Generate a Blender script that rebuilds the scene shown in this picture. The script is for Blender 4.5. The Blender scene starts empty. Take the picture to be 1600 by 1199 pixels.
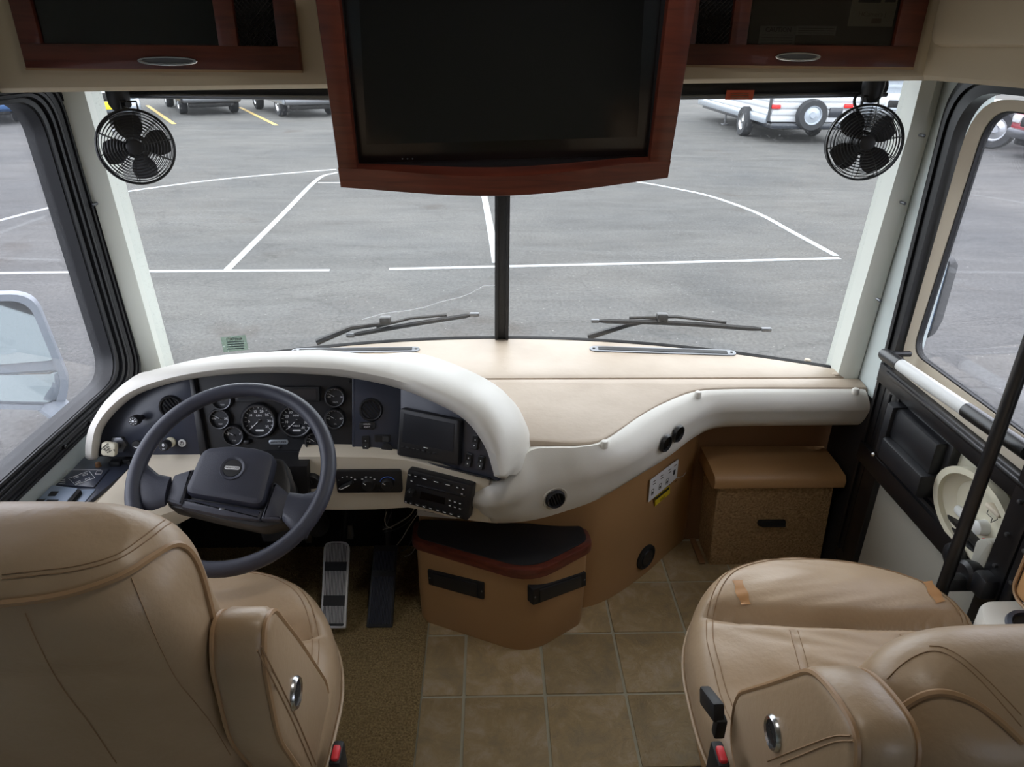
import bpy, bmesh, math, random
from mathutils import Vector, Matrix
from mathutils.bvhtree import BVHTree
random.seed(7)
R = math.radians
S = bpy.context.scene
COL = S.collection
V = Vector

# ------------------------------------------------------------------ camera
F = 1105.0                                   # focal length in pixels of a 1600 x 1199 frame
CAM = V((0, 0, 1.70))
_p, _y, _r = R(25.8), R(1.95), R(-0.65)
_fw = V((math.sin(_y)*math.cos(_p), math.cos(_y)*math.cos(_p), -math.sin(_p)))
_rt = V((math.cos(_y), -math.sin(_y), 0))
_dn = _fw.cross(_rt)
AX = math.cos(_r)*_rt + math.sin(_r)*_dn
AY = -math.sin(_r)*_rt + math.cos(_r)*_dn
AZ = _fw
cam = bpy.data.objects.new('camera', bpy.data.cameras.new('camera'))
COL.objects.link(cam)
cam.matrix_world = Matrix(((AX.x, -AY.x, -AZ.x, CAM.x), (AX.y, -AY.y, -AZ.y, CAM.y), (AX.z, -AY.z, -AZ.z, CAM.z), (0, 0, 0, 1)))
cam.data.sensor_fit = 'HORIZONTAL'; cam.data.sensor_width = 36.0; cam.data.lens = 36.0*F/1600.0
cam.data.clip_start = 0.02; cam.data.clip_end = 500
S.camera = cam

# ------------------------------------------------------------------ sky and exposure
w = bpy.data.worlds.new('overcast_sky'); S.world = w; w.use_nodes = True
nt = w.node_tree; bg = nt.nodes['Background']
tc = nt.nodes.new('ShaderNodeTexCoord'); sx = nt.nodes.new('ShaderNodeSeparateXYZ'); cr = nt.nodes.new('ShaderNodeValToRGB')
nt.links.new(tc.outputs['Generated'], sx.inputs[0]); nt.links.new(sx.outputs['Z'], cr.inputs[0]); nt.links.new(cr.outputs[0], bg.inputs['Color'])
cr.color_ramp.elements[0].position = 0.0; cr.color_ramp.elements[0].color = (0.88, 0.93, 1.0, 1)
cr.color_ramp.elements[1].position = 1.0; cr.color_ramp.elements[1].color = (0.95, 0.97, 1.0, 1)
bg.inputs['Strength'].default_value = 2.8
S.view_settings.view_transform = 'Standard'; S.view_settings.look = 'None'; S.view_settings.gamma = 1.0
S.view_settings.use_curve_mapping = False; S.view_settings.exposure = 0.60

# ------------------------------------------------------------------ helpers
def at(u, v, x=None, y=None, z=None):
    """the point of the place seen at a pixel of the photograph, on a plane of known x, y or z"""
    d = AX*((u-800)/F) + AY*((v-599.5)/F) + AZ
    t = (x-CAM.x)/d.x if x is not None else (y-CAM.y)/d.y if y is not None else (z-CAM.z)/d.z
    return CAM + d*t
def atp(u, v, o, n):
    d = AX*((u-800)/F) + AY*((v-599.5)/F) + AZ
    return CAM + d*((V(o)-CAM).dot(V(n))/d.dot(V(n)))
def frame(o, n, up=(0, 0, 1)):
    n = V(n).normalized(); a = V(up).cross(n).normalized(); b = n.cross(a)
    o = V(o)
    return Matrix(((a.x, b.x, n.x, o.x), (a.y, b.y, n.y, o.y), (a.z, b.z, n.z, o.z), (0, 0, 0, 1)))
ID = Matrix.Identity(4)
def T(x, y, z): return Matrix.Translation((x, y, z))

class MB:
    def __init__(s): s.v = []; s.f = []
    def add(s, vs, fs, M=ID):
        k = len(s.v); s.v += [M @ V(p) for p in vs]; s.f += [[i+k for i in f] for f in fs]; return s
    def box(s, c, d, M=ID):
        x, y, z = [q/2 for q in d]; c = V(c)
        vs = [c+V((i*x, j*y, k*z)) for i in (-1, 1) for j in (-1, 1) for k in (-1, 1)]
        return s.add(vs, [(0,1,3,2),(4,6,7,5),(0,4,5,1),(2,3,7,6),(0,2,6,4),(1,5,7,3)], M)
    def rbox(s, c, d, r=.005, M=ID, seg=2):
        bm = bmesh.new(); bmesh.ops.create_cube(bm, size=1)
        for q in bm.verts: q.co = V((q.co.x*d[0], q.co.y*d[1], q.co.z*d[2])) + V(c)
        r = min(r, min(d)*.49)
        bmesh.ops.bevel(bm, geom=bm.edges[:], offset=r, segments=seg, profile=.5, affect='EDGES')
        bm.verts.index_update()
        s.add([q.co.copy() for q in bm.verts], [[q.index for q in f.verts] for f in bm.faces], M); bm.free(); return s
    def prism(s, out, c0, c1, M=ID, bev=0.0):
        """outline in the local a-b plane, extruded along c; bev chamfers the upper rim"""
        out = [V((p[0], p[1])) for p in out]; n = len(out)
        ar = sum(out[i].x*out[(i+1) % n].y-out[(i+1) % n].x*out[i].y for i in range(n))
        if ar < 0: out = out[::-1]
        rings = [(out, c0), (out, c1-(bev if c1 > c0 else -bev))] if bev else [(out, c0), (out, c1)]
        if bev:
            rings += [(inset(out, bev*.3), c1-bev*.3), (inset(out, bev), c1)]
        vs = []; fs = []
        for o, c in rings: vs += [(p.x, p.y, c) for p in o]
        for k in range(len(rings)-1):
            for i in range(n):
                j = (i+1) % n; fs.append((k*n+i, k*n+j, (k+1)*n+j, (k+1)*n+i))
        fs.append(tuple(range(n-1, -1, -1))); fs.append(tuple(range((len(rings)-1)*n, len(rings)*n)))
        return s.add(vs, fs, M)
    def lathe(s, prof, n=24, M=ID, cap=True):
        vs = []; fs = []
        for r, c in prof:
            for i in range(n):
                t = 2*math.pi*i/n; vs.append((r*math.cos(t), r*math.sin(t), c))
        for k in range(len(prof)-1):
            for i in range(n):
                j = (i+1) % n; fs.append((k*n+i, k*n+j, (k+1)*n+j, (k+1)*n+i))
        if cap and prof[0][0] > 1e-5: fs.append(tuple(range(n-1, -1, -1)))
        if cap and prof[-1][0] > 1e-5: fs.append(tuple(range((len(prof)-1)*n, len(prof)*n)))
        return s.add(vs, fs, M)
    def tube(s, path, r, n=8, closed=False, M=ID, flat=1.0):
        P = [V(p) for p in path]; m = len(P); rs = r if isinstance(r, (list, tuple)) else [r]*m
        vs = []; fs = []; prev = None
        for i in range(m):
            a = P[i-1] if (i or closed) else P[i]; b = P[(i+1) % m] if (i < m-1 or closed) else P[i]
            t = (b-a).normalized()
            if prev is None:
                q = V((0, 0, 1)) if abs(t.z) < .9 else V((1, 0, 0)); prev = (q-t*q.dot(t)).normalized()
            else:
                prev = (prev-t*prev.dot(t)).normalized()
            bn = t.cross(prev)
            for k in range(n):
                th = 2*math.pi*k/n; vs.append(P[i]+(prev*math.cos(th)*flat+bn*math.sin(th))*rs[i])
        for i in range(m if closed else m-1):
            j = (i+1) % m
            for k in range(n):
                l = (k+1) % n; fs.append((i*n+k, i*n+l, j*n+l, j*n+k))
        if not closed:
            fs.append(tuple(range(n-1, -1, -1))); fs.append(tuple(range((m-1)*n, m*n)))
        return s.add(vs, fs, M)
    def loft(s, rings, closed=True, caps=True, M=ID):
        n = len(rings[0]); vs = [p for r in rings for p in r]; fs = []
        for k in range(len(rings)-1):
            for i in range(n if closed else n-1):
                j = (i+1) % n; fs.append((k*n+i, k*n+j, (k+1)*n+j, (k+1)*n+i))
        if caps and closed:
            fs.append(tuple(range(n-1, -1, -1))); fs.append(tuple(range((len(rings)-1)*n, len(rings)*n)))
        return s.add(vs, fs, M)
    def grid(s, fn, nu, nv):
        return s.loft([[fn(i/nu, j/nv) for j in range(nv+1)] for i in range(nu+1)], closed=False)
    def ring(s, out, inn, c0, c1, M=ID):
        """a flat frame between two outlines of equal length"""
        n = len(out); vs = []
        for o, c in ((out, c0), (out, c1), (inn, c1), (inn, c0)): vs += [(p[0], p[1], c) for p in o]
        fs = []
        for k in range(4):
            for i in range(n):
                j = (i+1) % n; fs.append((k*n+i, k*n+j, ((k+1) % 4)*n+j, ((k+1) % 4)*n+i))
        return s.add(vs, fs, M)

def inset(out, d):
    n = len(out); res = []
    for i in range(n):
        a = (out[i]-out[i-1]); b = (out[(i+1) % n]-out[i])
        a = a.normalized() if a.length > 1e-9 else b.normalized(); b = b.normalized() if b.length > 1e-9 else a
        na = V((-a.y, a.x)); nb = V((-b.y, b.x)); m = (na+nb)
        m = m.normalized() if m.length > 1e-6 else na
        res.append(out[i]+m*d/max(.5, m.dot(na)))
    return res
def rrect(w, h, r, n=5, cx=0, cy=0):
    """rounded rectangle outline"""
    o = []
    for k, (sx_, sy_) in enumerate(((1, 1), (-1, 1), (-1, -1), (1, -1))):
        for i in range(n+1):
            t = math.pi/2*(k+i/n); o.append((cx+sx_*(w/2-r)+r*math.cos(t), cy+sy_*(h/2-r)+r*math.sin(t)))
    return o
def circ(r, n=24, cx=0, cy=0): return [(cx+r*math.cos(2*math.pi*i/n), cy+r*math.sin(2*math.pi*i/n)) for i in range(n)]
def rpoly(pts, r, n=5):
    """polygon with rounded corners (2-D)"""
    P = [V((p[0], p[1])) for p in pts]; m = len(P); o = []
    for i in range(m):
        a, b, c = P[i-1], P[i], P[(i+1) % m]
        rr = r[i] if isinstance(r, (list, tuple)) else r
        d1 = (a-b); d2 = (c-b); l = min(rr, d1.length*.48, d2.length*.48)
        p0 = b+d1.normalized()*l; p2 = b+d2.normalized()*l
        for k in range(n+1):
            t = k/n; o.append(p0*(1-t)**2+b*2*t*(1-t)+p2*t*t)
    return o
def spline(pts, n):
    """n+1 Catmull-Rom samples through pts"""
    P = [V(p) for p in pts]; m = len(P)-1; o = []
    for k in range(n+1):
        t = k/n*m; i = min(int(t), m-1); u = t-i
        a = P[i-1] if i else P[0]*2-P[1]; b = P[i]; c = P[i+1]; d = P[i+2] if i+2 <= m else P[m]*2-P[m-1]
        o.append(.5*((2*b)+(c-a)*u+(2*a-5*b+4*c-d)*u*u+(-a+3*b-3*c+d)*u**3))
    return o
def lerp(a, b, t): return a+(b-a)*t
def pl(x, pts):
    """piecewise-linear"""
    if x <= pts[0][0]: return pts[0][1]
    for (a, p), (b, q) in zip(pts, pts[1:]):
        if x <= b: return p+(q-p)*(x-a)/(b-a)
    return pts[-1][1]

ORG = {}
def obj(name, mb, m, parent=None, sub=0, smooth=38, label=None, kind=None):
    """one mesh object; mb is in world coordinates"""
    me = bpy.data.meshes.new(name)
    c = sum(mb.v, V((0, 0, 0)))/max(1, len(mb.v))
    lo = min(p.z for p in mb.v); c = V((c.x, c.y, lo)) if parent is None else c
    me.from_pydata([p-c for p in mb.v], [], mb.f)
    bm = bmesh.new(); bm.from_mesh(me); bmesh.ops.recalc_face_normals(bm, faces=bm.faces[:]); bm.to_mesh(me); bm.free()
    me.update()
    o = bpy.data.objects.new(name, me); COL.objects.link(o)
    me.materials.append(M_[m] if isinstance(m, str) else m)
    if smooth:
        me.polygons.foreach_set('use_smooth', [True]*len(me.polygons))
        if not sub: me.set_sharp_from_angle(angle=R(smooth))
    if sub:
        md = o.modifiers.new('subdivision', 'SUBSURF'); md.levels = sub; md.render_levels = sub
    ORG[o] = c
    if parent is not None:
        o.parent = parent; o.location = c-ORG[parent]
    else: o.location = c
    if label: o['label'] = label
    if kind: o['kind'] = kind
    return o
def thing(name, label, cat, loc=(0, 0, 0), group=None):
    o = bpy.data.objects.new(name, None); COL.objects.link(o); o.location = loc; o.empty_display_size = .05
    ORG[o] = V(loc); o['label'] = label; o['category'] = cat
    if group: o['group'] = group
    return o
def tag(o, label, cat, group=None):
    o['label'] = label; o['category'] = cat
    if group: o['group'] = group
    return o
def struct(name, mb, m, smooth=38, label=None):
    o = obj(name, mb, m, None, smooth=smooth); o['kind'] = 'structure'
    if label: o['label'] = label
    return o
def text(name, s, size, M, m, parent, bold=0.0, align='CENTER', depth=.0002, xs=1.0):
    cu = bpy.data.curves.new(name, 'FONT'); cu.body = s; cu.size = size; cu.align_x = align; cu.align_y = 'CENTER'
    cu.extrude = depth; cu.offset = bold; cu.resolution_u = 2
    t = bpy.data.objects.new(name, cu); COL.objects.link(t)
    dg = bpy.context.evaluated_depsgraph_get(); dg.update()
    me = bpy.data.meshes.new_from_object(t.evaluated_get(dg))
    mb = MB(); mb.add([V((p.co.x*xs, p.co.y, p.co.z)) for p in me.vertices], [list(f.vertices) for f in me.polygons], M)
    bpy.data.objects.remove(t); bpy.data.curves.remove(cu); bpy.data.meshes.remove(me)
    return obj(name, mb, m, parent, smooth=0)

# ------------------------------------------------------------------ materials
M_ = {}
def lin(c): return tuple(((q/255)/12.92 if q/255 <= .04045 else ((q/255+.055)/1.055)**2.4) for q in c)+(1,)
def mat(name, col, rough=.5, metal=0.0, col2=None, nscale=8, bump=0.0, bscale=200, spec=.5, detail=4, contrast=(.35, .65), emit=None, stretch=None, bdist=.002, coat=0):
    m = bpy.data.materials.new(name); m.use_nodes = True; M_[name] = m
    t = m.node_tree; b = t.nodes['Principled BSDF']
    b.inputs['Base Color'].default_value = lin(col); b.inputs['Roughness'].default_value = rough; b.inputs['Metallic'].default_value = metal
    b.inputs['Specular IOR Level'].default_value = spec; b.inputs['Coat Weight'].default_value = coat
    g = t.nodes.new('ShaderNodeNewGeometry'); src = g.outputs['Position']
    if stretch:
        mp = t.nodes.new('ShaderNodeMapping'); mp.inputs['Scale'].default_value = stretch; t.links.new(src, mp.inputs[0]); src = mp.outputs[0]
    if col2:
        n = t.nodes.new('ShaderNodeTexNoise'); n.inputs['Scale'].default_value = nscale; n.inputs['Detail'].default_value = detail
        t.links.new(src, n.inputs['Vector'])
        r = t.nodes.new('ShaderNodeValToRGB'); r.color_ramp.elements[0].position = contrast[0]; r.color_ramp.elements[1].position = contrast[1]
        r.color_ramp.elements[0].color = lin(col); r.color_ramp.elements[1].color = lin(col2)
        t.links.new(n.outputs['Fac'], r.inputs[0]); t.links.new(r.outputs[0], b.inputs['Base Color'])
    if bump:
        n2 = t.nodes.new('ShaderNodeTexNoise'); n2.inputs['Scale'].default_value = bscale; n2.inputs['Detail'].default_value = 3
        t.links.new(src, n2.inputs['Vector'])
        bp = t.nodes.new('ShaderNodeBump'); bp.inputs['Strength'].default_value = bump; bp.inputs['Distance'].default_value = bdist
        t.links.new(n2.outputs['Fac'], bp.inputs['Height']); t.links.new(bp.outputs[0], b.inputs['Normal'])
    if emit:
        b.inputs['Emission Color'].default_value = lin(emit[0]); b.inputs['Emission Strength'].default_value = emit[1]
    return m
mat('cream_vinyl', (207, 205, 199), .42, bump=.12, bscale=450, col2=(200, 197, 189), nscale=3)
mat('cream_fascia', (212, 203, 185), .42, bump=.10, bscale=450)
mat('pad_vinyl', (182, 167, 150), .5, bump=.3, bscale=60, col2=(170, 154, 136), nscale=6)
mat('tan_vinyl', (172, 134, 92), .45, bump=.12, bscale=400, col2=(164, 126, 84), nscale=2)
mat('brown_vinyl', (132, 98, 68), .45, bump=.12, bscale=400)
mat('leather', (172, 149, 122), .40, bump=.3, bscale=90, col2=(160, 136, 108), nscale=4)
mat('leather_dark', (166, 138, 106), .42, bump=.25, bscale=90)
mat('piping', (160, 128, 94), .45)
mat('stitch', (146, 118, 88), .7)
mat('stain', (168, 122, 74), .5)
mat('dash_plastic', (52, 57, 71), .28, bump=.05, bscale=500)
mat('black_plastic', (27, 28, 32), .42, bump=.08, bscale=500)
mat('soft_black', (20, 20, 22), .6)
mat('wheel_black', (46, 49, 62), .45, bump=.25, bscale=600)
mat('black_rubber', (22, 23, 27), .5)
mat('black_metal', (20, 20, 23), .35, spec=.6)
mat('grey_metal', (120, 122, 126), .35, .9)
mat('bright_metal', (200, 202, 205), .25, 1.0)
mat('silver_pedal', (190, 190, 190), .4, .15)
mat('white_plastic', (208, 210, 209), .4)
mat('white_print', (225, 228, 232), .6)
mat('ivory_plastic', (210, 206, 186), .45)
mat('gauge_face', (34, 36, 42), .45)
mat('screen_black', (10, 11, 14), .12, spec=.6)
mat('screen_grey', (34, 36, 42), .25)
mat('blue_print', (60, 100, 190), .5)
mat('red_plastic', (215, 50, 60), .4)
mat('orange_leather', (186, 142, 96), .5)
mat('pillar_white', (208, 212, 205), .45)
mat('wall_grey', (196, 206, 206), .6, bump=.06, bscale=300)
mat('door_grey', (168, 166, 156), .65, bump=.2, bscale=350)
mat('soffit_cream', (190, 177, 153), .6, bump=.1, bscale=350)
mat('ceiling_cream', (200, 190, 172), .7, bump=.1, bscale=300)
mat('coach_wall', (205, 192, 168), .7)
mat('carpet', (172, 150, 108), .95, col2=(116, 98, 66), nscale=190, bump=1.0, bscale=190, contrast=(.3, .7), bdist=.01, spec=.1)
mat('carpet_beige', (192, 162, 122), .95, col2=(140, 113, 82), nscale=140, bump=1.0, bscale=140, contrast=(.3, .7), bdist=.01, spec=.1)
mat('grout', (176, 172, 152), .8)
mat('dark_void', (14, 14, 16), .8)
mat('paper', (196, 190, 180), .7)
mat('label_white', (226, 228, 230), .5)
mat('label_yellow', (224, 200, 40), .5)
mat('sticker_orange', (190, 84, 52), .6)
mat('tyre', (44, 46, 50), .8, bump=.3, bscale=80)
mat('paint_white', (168, 171, 173), .8, col2=(136, 139, 142), nscale=9, contrast=(.45, .75))
mat('paint_yellow', (196, 164, 86), .8, col2=(170, 146, 92), nscale=9)
mat('trailer_white', (190, 193, 198), .4)
mat('car_silver', (170, 178, 188), .3, .5, coat=.4)
mat('car_dark', (52, 56, 64), .3, .3, coat=.4)
mat('car_red', (160, 30, 44), .3, .2, coat=.4)
mat('car_blue', (60, 96, 140), .3, .2, coat=.4)
mat('car_glass', (26, 32, 40), .08)
mat('lamp_red', (200, 40, 40), .3)
mat('mirror_glass', (176, 181, 183), .03, 1.0)
mat('mirror_housing', (128, 134, 142), .4)

def wood():
    m = mat('cherry_wood', (98, 44, 28), .32, coat=.3); t = m.node_tree; b = t.nodes['Principled BSDF']
    g = t.nodes.new('ShaderNodeNewGeometry'); mp = t.nodes.new('ShaderNodeMapping'); mp.inputs['Scale'].default_value = (3, 20, 40)
    n = t.nodes.new('ShaderNodeTexNoise'); n.inputs['Scale'].default_value = 2.0; n.inputs['Detail'].default_value = 6; n.inputs['Distortion'].default_value = .6
    r = t.nodes.new('ShaderNodeValToRGB'); r.color_ramp.elements[0].position = .3; r.color_ramp.elements[1].position = .72
    r.color_ramp.elements[0].color = lin((108, 52, 38)); r.color_ramp.elements[1].color = lin((74, 34, 26))
    t.links.new(g.outputs['Position'], mp.inputs[0]); t.links.new(mp.outputs[0], n.inputs['Vector']); t.links.new(n.outputs['Fac'], r.inputs[0]); t.links.new(r.outputs[0], b.inputs['Base Color'])
wood()
def tilemat():
    m = mat('slate_tile', (130, 114, 90), .42); t = m.node_tree; b = t.nodes['Principled BSDF']
    g = t.nodes.new('ShaderNodeNewGeometry'); oi = t.nodes.new('ShaderNodeObjectInfo')
    ad = t.nodes.new('ShaderNodeVectorMath'); ad.operation = 'ADD'; t.links.new(g.outputs['Position'], ad.inputs[0])
    sc = t.nodes.new('ShaderNodeVectorMath'); sc.operation = 'SCALE'; cb = t.nodes.new('ShaderNodeCombineXYZ')
    t.links.new(oi.outputs['Random'], cb.inputs[0]); t.links.new(oi.outputs['Random'], cb.inputs[2]); t.links.new(cb.outputs[0], sc.inputs[0]); sc.inputs['Scale'].default_value = 37
    t.links.new(sc.outputs[0], ad.inputs[1])
    n = t.nodes.new('ShaderNodeTexNoise'); n.inputs['Scale'].default_value = 11; n.inputs['Detail'].default_value = 10; n.inputs['Roughness'].default_value = .72; n.inputs['Distortion'].default_value = .5
    t.links.new(ad.outputs[0], n.inputs['Vector'])
    r = t.nodes.new('ShaderNodeValToRGB'); e = r.color_ramp.elements
    e[0].position = .25; e[0].color = lin((138, 126, 104)); e[1].position = .75; e[1].color = lin((196, 180, 158))
    q = r.color_ramp.elements.new(.5); q.color = lin((172, 150, 110))
    t.links.new(n.outputs['Fac'], r.inputs[0])
    mr = t.nodes.new('ShaderNodeMapRange'); mr.inputs[3].default_value = .84; mr.inputs[4].default_value = 1.08; t.links.new(oi.outputs['Random'], mr.inputs[0])
    mm = t.nodes.new('ShaderNodeVectorMath'); mm.operation = 'SCALE'; t.links.new(r.outputs[0], mm.inputs[0]); t.links.new(mr.outputs[0], mm.inputs['Scale']); t.links.new(mm.outputs[0], b.inputs['Base Color'])
    n2 = t.nodes.new('ShaderNodeTexNoise'); n2.inputs['Scale'].default_value = 26; n2.inputs['Detail'].default_value = 8; n2.inputs['Roughness'].default_value = .65; n2.inputs['Distortion'].default_value = 1.0
    t.links.new(ad.outputs[0], n2.inputs['Vector'])
    bp = t.nodes.new('ShaderNodeBump'); bp.inputs['Strength'].default_value = .7; bp.inputs['Distance'].default_value = .008
    t.links.new(n2.outputs['Fac'], bp.inputs['Height']); t.links.new(bp.outputs[0], b.inputs['Normal'])
tilemat()
def asphalt():
    m = mat('asphalt', (150, 152, 156), .9, spec=.2); t = m.node_tree; b = t.nodes['Principled BSDF']
    g = t.nodes.new('ShaderNodeNewGeometry')
    def noise(scale, detail, rough, stretch=None, dist=0):
        n = t.nodes.new('ShaderNodeTexNoise'); n.inputs['Scale'].default_value = scale; n.inputs['Detail'].default_value = detail; n.inputs['Roughness'].default_value = rough; n.inputs['Distortion'].default_value = dist
        if stretch:
            mp = t.nodes.new('ShaderNodeMapping'); mp.inputs['Scale'].default_value = stretch; t.links.new(g.outputs['Position'], mp.inputs[0]); t.links.new(mp.outputs[0], n.inputs['Vector'])
        else: t.links.new(g.outputs['Position'], n.inputs['Vector'])
        return n
    def ramp(src, p0, c0, p1, c1):
        r = t.nodes.new('ShaderNodeValToRGB'); e = r.color_ramp.elements; e[0].position = p0; e[0].color = c0; e[1].position = p1; e[1].color = c1
        t.links.new(src, r.inputs[0]); return r.outputs[0]
    def mul(a, c):
        x = t.nodes.new('ShaderNodeMix'); x.data_type = 'RGBA'; x.blend_type = 'MULTIPLY'; x.inputs[0].default_value = 1; t.links.new(a, x.inputs[6]); t.links.new(c, x.inputs[7]); return x.outputs[2]
    c = ramp(noise(.35, 8, .65).outputs['Fac'], .3, lin((79, 80, 81)), .7, lin((100, 99, 97)))
    c = mul(c, ramp(noise(1.6, 8, .7, (.35, 1.3, 1), .6).outputs['Fac'], .30, (.76, .75, .74, 1), .68, (1.08, 1.08, 1.08, 1)))
    c = mul(c, ramp(noise(30, 4, .7).outputs['Fac'], .34, (.66, .66, .66, 1), .62, (1.05, 1.05, 1.05, 1)))
    c = mul(c, ramp(noise(.9, 3, .5).outputs['Fac'], .24, (.80, .74, .70, 1), .34, (1, 1, 1, 1)))
    vo = t.nodes.new('ShaderNodeTexVoronoi'); vo.feature = 'DISTANCE_TO_EDGE'; vo.inputs['Scale'].default_value = .30
    wn = noise(1.2, 6, .6); va = t.nodes.new('ShaderNodeVectorMath'); va.operation = 'MULTIPLY_ADD'; va.inputs[1].default_value = (1.8, 1.8, 0)
    t.links.new(wn.outputs['Color'], va.inputs[0]); t.links.new(g.outputs['Position'], va.inputs[2]); t.links.new(va.outputs[0], vo.inputs['Vector'])
    c = mul(c, ramp(vo.outputs['Distance'], 0, (.80, .80, .80, 1), .006, (1, 1, 1, 1)))
    sp = t.nodes.new('ShaderNodeTexVoronoi'); sp.inputs['Scale'].default_value = 9; t.links.new(g.outputs['Position'], sp.inputs['Vector'])
    c2 = ramp(sp.outputs['Distance'], .045, (1, 1, 1, 1), .06, (0, 0, 0, 1))
    mx = t.nodes.new('ShaderNodeMix'); mx.data_type = 'RGBA'; t.links.new(c2, mx.inputs[0]); t.links.new(c, mx.inputs[6]); mx.inputs[7].default_value = lin((140, 138, 135))
    t.links.new(mx.outputs[2], b.inputs['Base Color'])
asphalt()
def glass(name, tint, refl=.06, dust=.0):
    m = bpy.data.materials.new(name); m.use_nodes = True; M_[name] = m; t = m.node_tree; t.nodes.clear()
    o = t.nodes.new('ShaderNodeOutputMaterial'); tr = t.nodes.new('ShaderNodeBsdfTransparent'); tr.inputs[0].default_value = tint+(1,)
    gl = t.nodes.new('ShaderNodeBsdfGlossy'); gl.inputs['Roughness'].default_value = .02
    mx = t.nodes.new('ShaderNodeMixShader'); mx.inputs[0].default_value = refl
    t.links.new(tr.outputs[0], mx.inputs[1]); t.links.new(gl.outputs[0], mx.inputs[2]); last = mx
    if dust:
        g = t.nodes.new('ShaderNodeNewGeometry'); n = t.nodes.new('ShaderNodeTexNoise'); n.inputs['Scale'].default_value = 170; n.inputs['Detail'].default_value = 2
        t.links.new(g.outputs['Position'], n.inputs['Vector'])
        r = t.nodes.new('ShaderNodeValToRGB'); e = r.color_ramp.elements; e[0].position = .60; e[0].color = (dust*.5,)*3+(1,); e[1].position = .75; e[1].color = (min(1, dust*4),)*3+(1,)
        t.links.new(n.outputs['Fac'], r.inputs[0])
        df = t.nodes.new('ShaderNodeBsdfDiffuse'); df.inputs[0].default_value = (.8, .82, .84, 1)
        tl = t.nodes.new('ShaderNodeBsdfTranslucent'); tl.inputs[0].default_value = (.8, .82, .84, 1)
        a = t.nodes.new('ShaderNodeMixShader'); t.links.new(df.outputs[0], a.inputs[1]); t.links.new(tl.outputs[0], a.inputs[2])
        m2 = t.nodes.new('ShaderNodeMixShader'); t.links.new(r.outputs[0], m2.inputs[0]); t.links.new(mx.outputs[0], m2.inputs[1]); t.links.new(a.outputs[0], m2.inputs[2]); last = m2
    t.links.new(last.outputs[0], o.inputs[0])
glass('windshield_glass', (.96, .98, .98), .04, .035)
glass('side_glass', (.95, .95, .98), .06, .03)
glass('cabinet_glass', (.55, .55, .55), .05)

# ================================================================== SETTING
XL, XR = -1.13, 1.20           # inner faces of the side walls
ZG = -0.70                     # ground outside
# ---- floor with tiles
fl = struct('floor', MB().box((.035, -.7, -.03), (2.5, 5.7, .052)), 'grout')
TS = .2345
tile_meshes = {}
for i in range(-1, 6):
    for j in range(-7, 4):
        x0 = -.0795+TS*i; x1 = x0+TS; y0 = 1.445+TS*j; y1 = y0+TS
        x0 = max(x0, -.204); x1 = min(x1, 1.24); y1 = min(y1, 2.14)
        if y1-y0 < .02 or x1-x0 < .02: continue
        g = .0042; wx, wy = x1-x0-2*g, y1-y0-2*g
        key = (round(wx, 4), round(wy, 4))
        if key not in tile_meshes:
            m = MB().prism(rrect(wx, wy, .004, 2), -.006, 0, bev=.0015)
            o = obj('floor_tile', m, 'slate_tile', fl, smooth=25); tile_meshes[key] = o.data
        else:
            o = bpy.data.objects.new('floor_tile', tile_meshes[key]); COL.objects.link(o); o.parent = fl
        c = V(((x0+x1)/2, (y0+y1)/2, -.003))
        o.location = c-ORG[fl]; ORG[o] = c
        # mesh is centred near zero by obj(); keep its top at floor level
        o.location.z = -max(q.co.z for q in o.data.vertices)-ORG[fl].z

# ---- side walls (built round their openings)
def wall(name, x0, x1, holes, y0, y1, z0, z1, m):
    mb = MB(); xc, dx = (x0+x1)/2, abs(x1-x0)
    ys = sorted(holes); cur = y0
    for a, b, c, d in ys:
        mb.box((xc, (cur+a)/2, (z0+z1)/2), (dx, a-cur, z1-z0))
        mb.box((xc, (a+b)/2, (z0+c)/2), (dx, b-a, c-z0)); mb.box((xc, (a+b)/2, (d+z1)/2), (dx, b-a, z1-d)); cur = b
    mb.box((xc, (cur+y1)/2, (z0+z1)/2), (dx, y1-cur, z1-z0))
    return struct(name, mb, m, smooth=0)
wall('wall_left', XL-.06, XL, [(.76, 1.985, .745, 1.585)], -3.5, 2.13, 0, 2.1, 'wall_grey')
wall('wall_right', XR+.03, XR+.09, [(.98, 1.905, .86, 1.60), (-1.7, -.45, .85, 1.55)], -3.5, 2.10, 0, 2.1, 'wall_grey')
struct('wall_back', MB().box((.035, -3.53, 1.05), (2.5, .06, 2.1)), 'coach_wall')
struct('ceiling', MB().box((.035, -.6, 2.13), (2.5, 5.7, .06)), 'ceiling_cream')
struct('wall_front', MB().box((.035, 2.17, .32), (2.36, .04, .70)), 'brown_vinyl')

# ---- A pillars
def pillar(name, inner, outer, xi, xo, dx):
    rings = []
    for (ui, vi), (uo, vo) in zip(inner, outer):
        a = at(ui, vi, x=xi); b = at(uo, vo, x=xo)
        b = V((b.x, a.y-.03 if b.y > a.y-.01 else b.y, a.z)); mid = a.lerp(b, .5)+V((0, -.012, 0))
        rings.append([a+V((0, .10, 0)), a+V((0, .012, 0)), a+V((-dx*.006, 0, 0)), mid, b+V((0, .004, 0)), b+V((dx*.004, .02, 0)), V((b.x+dx*.05, a.y+.10, a.z))])
    lo = rings[-1]; hi = rings[0]
    rings = [[p+(p-q)*.25 for p, q in zip(hi, lo)]]+rings+[[p+(p-q)*.04 for p, q in zip(lo, hi)]]
    return struct(name, MB().loft(rings), 'pillar_white', smooth=50)
p1 = pillar('trim_1', [(130, 150), (250, 578)], [(97, 150), (232, 578)], -1.068, -1.128, -1)
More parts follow.
